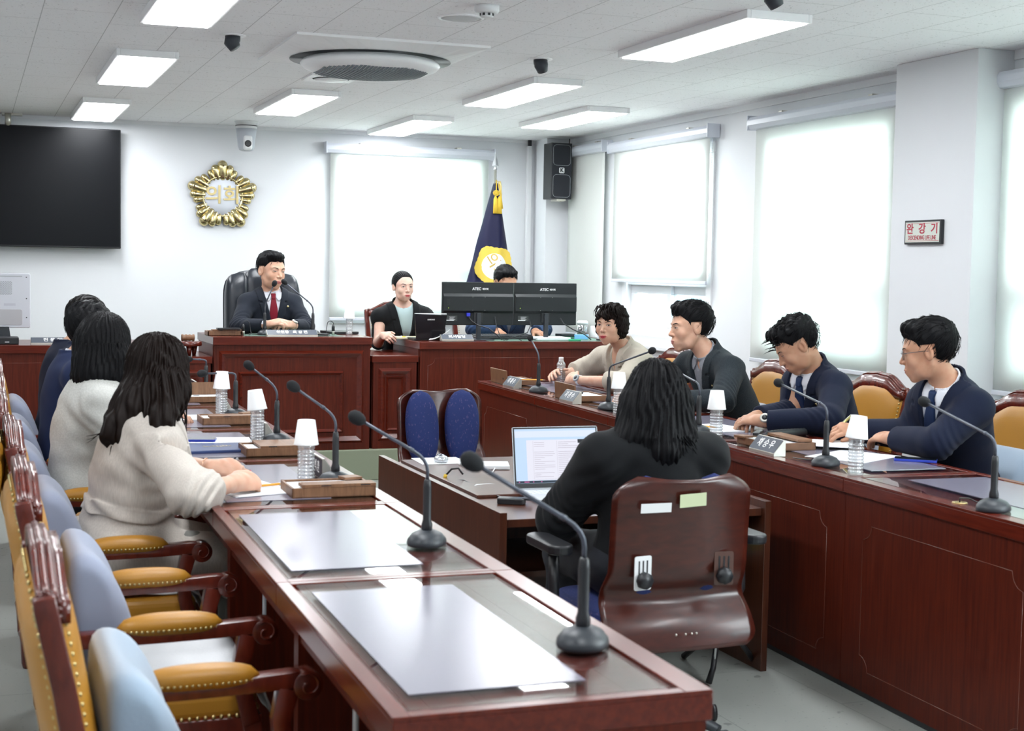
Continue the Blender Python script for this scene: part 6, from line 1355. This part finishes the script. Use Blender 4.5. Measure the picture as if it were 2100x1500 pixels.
garment(p, 'beige_jacket', CBE, .024, .028, (.32, .22), vneck=.22, openw=.052, seed=3, res=.005, wrinkle=.0032, neckr=.064); shirt(p, CBE, collar=False, open_=.13)
watch(p, 0, MWht, (MGry, MBlk), .93, .030, (-.7, -.5, .5)); trousers(p, CTW)
g = MB(); nk = [p['nb']+p['rt']*.05*math.cos(t)+p['fw']*(.062+.014*math.sin(t))-p['up']*(.018+.045*math.sin(t)) for t in np.linspace(0, PI, 14)]; g.tube([tuple(v-p['base']) for v in nk], .0010, 5); put('necklace', g, MGold, p['e'])
# ---- 5 man in grey tweed
p = person('smiling man in a flecked grey jacket and grey shirt, in profile on the right row', (3.88, 6.76, .55), (3.565, 6.665, 1.010), (3.480, 6.700, 1.135), (-.985, .12), [(3.600, 6.485, .935), (3.555, 6.855, .935)], [(3.470, 6.310, .795), (3.430, 6.960, .795)], [(3.240, 6.430, .785), (3.215, 6.800, .785)],
    [((-.85, .5, 0), (0, 0, 1), 1, .5), ((-.9, -.4, 0), (0, 0, 1), -1, .5)], [((3.45, 6.62, .50), (3.45, 6.62, .09)), ((3.45, 6.90, .50), (3.45, 6.90, .09))], pitch=-.04, roll=-.03, hs=1.04, skin=SKM)
p['hairm'] = HB; eyes(p, (.0, 0), .6); hair(p, short_hair(.018, .006, .058, quiff=.012, seed=2, messy=.4)); strands(p, 420, shl(.060), (.2, .9, .1), .040, lift=.012, seed=3, off=.019); garment(p, 'tweed_jacket', CGR, .020, .020, (.93, .93), vneck=.27, openw=.055, seed=8, res=.005); shirt(p, CGS, open_=.05); badge(p, -.095, -.115); trousers(p, CPT)
# ---- 6 man looking down
p = person('man in a navy suit with spiky black hair looking down at his papers', (3.82, 5.80, .55), (3.555, 5.655, 1.000), (3.465, 5.635, 1.100), (-.93, .37), [(3.575, 5.490, .925), (3.535, 5.730, .920)], [(3.430, 5.300, .800), (3.480, 5.700, .790)], [(3.205, 5.470, .785), (3.270, 5.640, .785)],
    [((-.42, .9, .02), (-.35, -.2, .9), 1, .38, {'thumb': (.35, .2)}), ((-.7, -.6, 0), (0, 0, 1), -1, .5)], [((3.45, 5.65, .50), (3.45, 5.65, .09)), ((3.45, 5.90, .50), (3.45, 5.90, .09))], pitch=-.60, hs=.98, skin=SKT, chub=.5)
p['hairm'] = HB; eyes(p, (0, -1), .35); hair(p, short_hair(.017, .005, .056, quiff=.010, seed=4, messy=1.2)); rr = random.Random(3); pa = []; ra = []
for k in range(45):
    x = rr.uniform(-.055, .055); y = rr.uniform(-.02, .09); z = .034+.093*math.sqrt(max(0, 1-(x/.095)**2-((y+.02)/.118)**2)); b0 = A3(x, y, z); d_ = A3(x*1.2+rr.uniform(-.3, .3)*.1, .05+rr.uniform(-.01, .04), .035); pa.append([p['hc']+p['HM'] @ ((b0+d_*t*.6+A3(0, 0, -.012)*t*t)*p['hs']) for t in (-.3, .3, .7, 1)]); ra.append([.004, .0035, .002, .0004])
locks(p, pa, ra, HB); strands(p, 420, shl(.056), (.1, .9, .3), .040, lift=.018, seed=4, off=.017)
garment(p, 'suit_jacket', CNV, .020, .020, (.93, .93), vneck=.26, seed=11, res=.005); shirt(p, CWS, TNV); badge(p, -.095, -.10); watch(p, 0, MBlk, (MStl, MBlk), .96, .032, (-.6, -.6, .5)); trousers(p, CPT)
# ---- 7 man with spectacles
p = person('man with spectacles in a navy suit writing with a pen at the right edge', (3.77, 4.83, .55), (3.560, 4.690, 1.010), (3.478, 4.705, 1.130), (-.75, .66), [(3.585, 4.555, .925), (3.550, 4.800, .920)], [(3.400, 4.530, .795), (3.500, 4.830, .790)], [(3.375, 4.770, .785), (3.385, 5.010, .790)],
    [((-.05, 1, .0), (-.3, -.1, .9), 1, .45, {'thumb': (.4, .3)}), ((-.80, -.05, .10), (-.1, -.55, .85), -1, (.55, .8, .95, 1.0), {'thumb': (.25, .5)})], [((3.45, 4.62, .50), (3.45, 4.62, .09)), ((3.45, 4.90, .50), (3.45, 4.90, .09))], pitch=-.16, roll=0, hs=.99, skin=SKT, headres=.0024)
p['hairm'] = HB; eyes(p, (0, -.3), .6); hair(p, short_hair(.015, .004, .058, quiff=.009, seed=6, messy=.4), res=.003); spectacles(p); strands(p, 420, shl(.060), (.1, .9, .1), .040, lift=.010, seed=5, off=.015); garment(p, 'suit_jacket', CNV, .022, .022, (.90, .92), vneck=.26, seed=14, res=.005); shirt(p, CWS, TNV); badge(p, -.095, -.09); trousers(p, CPT)
hw = A3(3.305, 5.065, .785); pe = root('ballpoint_pen', tuple(hw), 'gold and black pen in the right hand of the man with spectacles', 'pen'); put('pen_barrel', MB().tube([(.055, -.028, .062), (0, 0, .0), (-.012, .006, -.012)], [.0045, .005, .0045], 10), mat('gold_lacquer', (.6, .55, .2), .25, metal=.8), pe)
put('pen_grip', MB().tube([(.010, -.0045, .011), (-.030, .015, -.030), (-.036, .018, -.036)], [.0052, .0048, .001], 10), MBlk, pe); put('pen_clip', MB().tube([(.055, -.028, .069), (.025, -.012, .036)], .0015, 6), MStl, pe)
# ---- 12 black-haired woman at the low table
p = person('woman with shoulder-length black hair in a black top, seen from behind at the low table', (1.93, 3.965, .545), (1.932, 3.950, .925), (1.950, 3.975, 1.040), (.10, 1), [(1.765, 3.94, .865), (2.105, 3.94, .860)], [(1.690, 4.09, .660), (2.185, 4.10, .660)], [(1.815, 4.330, .640), (2.075, 4.340, .640)],
    [((.35, 1, -.05), (0, 0, 1), 1, .35), ((-.15, 1, -.05), (0, 0, 1), -1, .35)], [((1.84, 4.38, .50), (1.84, 4.40, .09)), ((2.03, 4.38, .50), (2.03, 4.40, .09))], pitch=-.05, hs=.90, fem=1, skin=SKW, bw=.95, arm_s=.95)
p['hairm'] = HB; eyes(p)
def longhair(q, P, caps, part=True, g=1., N=70, amp=.0026, k=.03, center=None, seed=0.):
    x, y, z = q[:, 0], q[:, 1], q[:, 2]; d = ell(q, A3(0, -.018, .030), (.093*g, .108*g, .103))
    if part: d = d+.007*np.exp(-((x-.004)/.006)**2)*(z > .05)
    c = p['hc'] if center is None else center
    face = np.maximum(np.maximum(np.abs(x)-.058, z-.060), .020-y); d = smax(d, -face, .01)
    for a, b, ra_, rb_ in caps: d = smin(d, cap(P, A3(*a), A3(*b), ra_, rb_), k)
    ph = np.arctan2(P[:, 0]-c[0], P[:, 1]-c[1]); w = P[:, 2]
    return d+amp*np.sin(ph*N/2+2.2*np.sin(w*21+seed)+1.3*np.sin(w*47+ph*5))+amp*.7*np.sin(ph*N*.9+3*np.sin(w*15+ph*3+seed))
def bent(c, n, z0, z1, r0, r1, flip, rngs, c0=None, wav=.006, seed=1):
    rr = random.Random(seed); pa = []; ra = []
    for k in range(n):
        a = rr.uniform(*rngs); P = []; R = []; fl = rr.uniform(.5, 1.2); ph = rr.uniform(0, 6); zz = z1+rr.uniform(-.02, .03)
        for i in range(9):
            t = i/8; r = r0+(r1-r0)*t**.8+flip*fl*max(0, t-.72)**2*9; z = z0+(zz-z0)*t
            P.append((c[0]+math.sin(a)*r+wav*math.sin(t*9+ph)*t, c[1]+math.cos(a)*r*.9+wav*math.cos(t*8+ph)*t, z)); R.append(.0062*(1-.15*i/8)*(1 if i < 7 else (.6 if i == 7 else .08)))
        pa.append(P); ra.append(R)
    return pa, ra
H = p['hc']
hair(p, lambda q, P: longhair(q, P, [((1.905, 3.955, 1.02), (1.862, 3.925, .93), .075, .062), ((1.99, 3.955, 1.02), (1.995, 3.92, .92), .072, .062), ((1.93, 3.93, 1.0), (1.93, 3.89, .89), .085, .07), ((1.86, 3.92, .93), (1.795, 3.90, .905), .045, .018), ((1.90, 3.90, .90), (1.89, 3.885, .865), .05, .028), ((2.01, 3.91, .92), (2.03, 3.90, .875), .045, .022)]), lo=(1.70, 3.76, .80), hi=(2.16, 4.14, 1.20), res=.0034)
pa, ra = bent((1.945, 3.955), 110, 1.09, .895, .080, .115, .045, (PI*.62, PI*1.42), seed=4); locks(p, pa, ra, HB)
garment(p, 'black_top', CBK, .022, .030, (.95, .95), vneck=None, collar=False, seed=21, wrinkle=.004, neckr=.058, hem=-.10); trousers(p, CPT)
# ---- 8 long-haired woman, left row
p = person('woman with long wavy brown hair and belted beige blazer writing on the left row', (.430, 4.54, .555), (.500, 4.535, .955), (.548, 4.575, 1.085), (.80, .60), [(.515, 4.700, .880), (.532, 4.395, .872)], [(.590, 4.745, .775), (.575, 4.130, .770)], [(.725, 4.665, .768), (.738, 4.325, .768)],
    [((1, .40, .0), (.1, -.55, .85), 1, .60, {'thumb': (.35, .4)}), ((.80, .62, .0), (.35, -.5, .8), -1, (.8, 1.0, 1.1, 1.15), {'thumb': (.2, .6)})], [((.80, 4.62, .50), (.80, 4.62, .09)), ((.80, 4.46, .50), (.80, 4.46, .09))], pitch=-.22, hs=.91, fem=1, skin=SKW, bw=.93, arm_s=.9)
p['hairm'] = HBr; eyes(p); H = p['hc']
hair(p, lambda q, P: longhair(q, P, [((.535, 4.55, 1.06), (.475, 4.515, .97), .090, .080), ((.475, 4.51, .98), (.425, 4.475, .90), .070, .050), ((.455, 4.49, .92), (.432, 4.465, .855), .050, .026), ((.565, 4.53, 1.03), (.545, 4.47, .95), .062, .045), ((.50, 4.48, .96), (.475, 4.455, .87), .048, .022), ((.40, 4.47, .94), (.372, 4.455, .905), .03, .016), ((.575, 4.50, 1.03), (.535, 4.40, .95), .05, .034), ((.53, 4.42, .96), (.50, 4.39, .885), .036, .014)], part=False, N=60, amp=.0034, seed=2.), lo=(.30, 4.33, .80), hi=(.74, 4.75, 1.24), res=.0034)
rr = random.Random(11); pa = []; ra = []
for k in range(120):
    a = rr.uniform(PI*.80, PI*1.75); r = .092; s0 = A3(.545+math.sin(a)*r, 4.565+math.cos(a)*r, 1.11-.02*rr.random()); e0_ = A3(.43+rr.uniform(-.055, .075), 4.455+rr.uniform(-.02, .05), .865+rr.uniform(-.035, .05)); mid = A3(.50+math.sin(a)*.085, 4.52+math.cos(a)*.075, .985); P = []; R = []; ph = rr.uniform(0, 6); am = rr.uniform(.005, .012)
    for i in range(13):
        t = i/12; v = s0*(1-t)**2+mid*2*t*(1-t)*1.0+e0_*t*t; P.append(v+A3(math.sin(t*13+ph), math.cos(t*11+ph), 0)*am*t); R.append(.0058*(1-.2*t)*(1 if i < 10 else (.7, .4, .06)[i-10]))
    pa.append(P); ra.append(R)
for k in range(7): pa.append([A3(.615, 4.60-.01*k, 1.09)+A3(.010*math.sin(i*.8+k), -.004*i, -.034*i-.004*k) for i in range(8)]); ra.append([.004, .004, .0035, .003, .003, .002, .0015, .0005])
for k in range(3): pa.append([A3(.41, 4.46, .94)+A3(-.018*i, -.003*i, -.010*i+.006*math.sin(i+k)+.004*i*k*.3) for i in range(6)]); ra.append([.003, .003, .0025, .002, .0015, .0004])
locks(p, pa, ra, HBr)
def blazer(P, d, q):
    zz = P[:, 2]; b = np.maximum(p['torso'](P, .030), np.abs(q[:, 2]+.285)-.020); d = smin(d, b+.003*np.sin(q[:, 0]*60+q[:, 2]*120), .004)
    return d
garment(p, 'blazer', CLN, .022, .026, (.30, .40), vneck=.22, lapel=True, hem=-.16, seed=30, res=.0045, wrinkle=.004, skirt=.026, extra=blazer, pad_=.004)
for i, at in ((0, .28), (1, .38)): cuff(p, i, CLN, at, .052, .024, 'rolled_cuff')
g = MB(); c = p['hip']-p['base']; g.grid(lambda u, v: (.075+.115*u-.02*v, -.196+.014*u*u-.012*v-.0*u, -.040-.055*v-.030*u), 6, 3, thick=-.006); put('pocket_flap', g, CLN, p['e'], loc=tuple(c))
g = MB()
for k in range(3): g.tube([(-.135-.006*k, -.10-.012*k, .115), (-.150-.008*k, -.115-.012*k, .02), (-.155-.012*k, -.12-.014*k, -.12)], [.009, .008, .010], 8, flat=.4)
put('belt_tail', g, CLN, p['e'], loc=tuple(c))
g = MB(); a_, b_ = p['el'][0], p['wrist'][0]; t_ = nrm(b_-a_); c_ = a_+(b_-a_)*.84-p['base']; n1 = nrm(np.cross(t_, A3(0, 0, 1))); n2 = np.cross(t_, n1); g.tube([tuple(c_+(n1*math.cos(t)+n2*math.sin(t))*.0295+t_*.002*math.sin(t*9)) for t in np.linspace(0, 2*PI, 30)], .0017, 6, cap=False); put('bracelet', g, mat('rose_gold', (.8, .5, .35), .25, metal=1), p['e'])
trousers(p, CTW)
# ---- 9 woman in off-white, left row
p = person('woman with a straight black bob in an off-white linen jacket on the left row', (.385, 5.50, .555), (.430, 5.50, .965), (.470, 5.525, 1.115), (.72, .69), [(.430, 5.685, .905), (.445, 5.325, .905)], [(.520, 5.760, .775), (.520, 5.240, .775)], [(.690, 5.610, .768), (.680, 5.400, .768)],
    [((.3, 1, 0), (0, 0, 1), 1, .5), ((.3, 1, 0), (0, 0, 1), -1, .6)], [((.78, 5.60, .50), (.78, 5.60, .09)), ((.78, 5.42, .50), (.78, 5.42, .09))], pitch=-.05, hs=.95, fem=1, skin=SKP, bw=.95, arm_s=.95, res=.006)
p['hairm'] = HB; eyes(p)
hair(p, lambda q, P: longhair(q, P, [((.445, 5.50, 1.10), (.435, 5.47, 1.02), .098, .088), ((.40, 5.46, 1.06), (.395, 5.45, 1.005), .045, .040), ((.50, 5.45, 1.07), (.505, 5.44, 1.01), .05, .042)], N=90, amp=.0020, seed=5.)+np.where(P[:, 2] < .975, (.975-P[:, 2])*3, 0), lo=(.29, 5.33, .93), hi=(.64, 5.70, 1.28), res=.0038)
pa, ra = bent((.455, 5.495), 70, 1.13, .985, .098, .112, .008, (PI*.75, PI*1.6), wav=.002, seed=9); locks(p, pa, ra, HB)
garment(p, 'linen_jacket', COW, .030, .030, (.80, .80), vneck=.2, collar=False, hem=-.10, seed=40, wrinkle=.004, res=.0055); trousers(p, CPT)
# ---- 10, 11 men in navy, left row
p = person('man in a bright navy suit seated between the woman in off-white and the farther man', (.380, 6.47, .56), (.425, 6.47, 1.000), (.487, 6.485, 1.118), (.80, .60), [(.435, 6.665, .945), (.430, 6.275, .945)], [(.580, 6.730, .790), (.575, 6.210, .790)], [(.760, 6.580, .770), (.760, 6.370, .770)],
    [((1, 0, 0), (0, 0, 1), 1, .5), ((1, .1, 0), (0, 0, 1), -1, .5)], [((.78, 6.58, .50), (.78, 6.58, .09)), ((.78, 6.38, .50), (.78, 6.38, .09))], pitch=-.08, hs=1., skin=SKM, res=.006, bw=1.02)
p['hairm'] = HB; eyes(p); hair(p, short_hair(.018, .010, .060, seed=7)); strands(p, 220, shl(.062), (.1, .9, .0), .05, seed=7, off=.019); garment(p, 'suit_jacket', CNB, .022, .022, (.93, .93), vneck=.26, seed=50, res=.006); shirt(p, CWS, TNV); trousers(p, CPT)
p = person('man in a dark navy suit with thinning hair, on the left row nearest the dais', (.420, 7.44, .56), (.455, 7.45, .995), (.550, 7.475, 1.120), (.85, .52), [(.470, 7.645, .940), (.460, 7.245, .940)], [(.600, 7.700, .790), (.600, 7.190, .790)], [(.790, 7.560, .770), (.790, 7.350, .770)],
    [((1, 0, 0), (0, 0, 1), 1, .5), ((1, .1, 0), (0, 0, 1), -1, .5)], [((.80, 7.55, .50), (.80, 7.55, .09)), ((.80, 7.35, .50), (.80, 7.35, .09))], pitch=-.10, hs=1.03, skin=SKM, res=.006, bw=1.04)
p['hairm'] = HS; eyes(p); hair(p, short_hair(.012, .010, .062, seed=9, recede=.006)); strands(p, 160, shl(.064), (.1, .9, .0), .05, seed=8, off=.013); garment(p, 'suit_jacket', CNV, .022, .022, (.93, .93), vneck=.26, seed=55, res=.006); shirt(p, CWS, TNV); trousers(p, CPT)
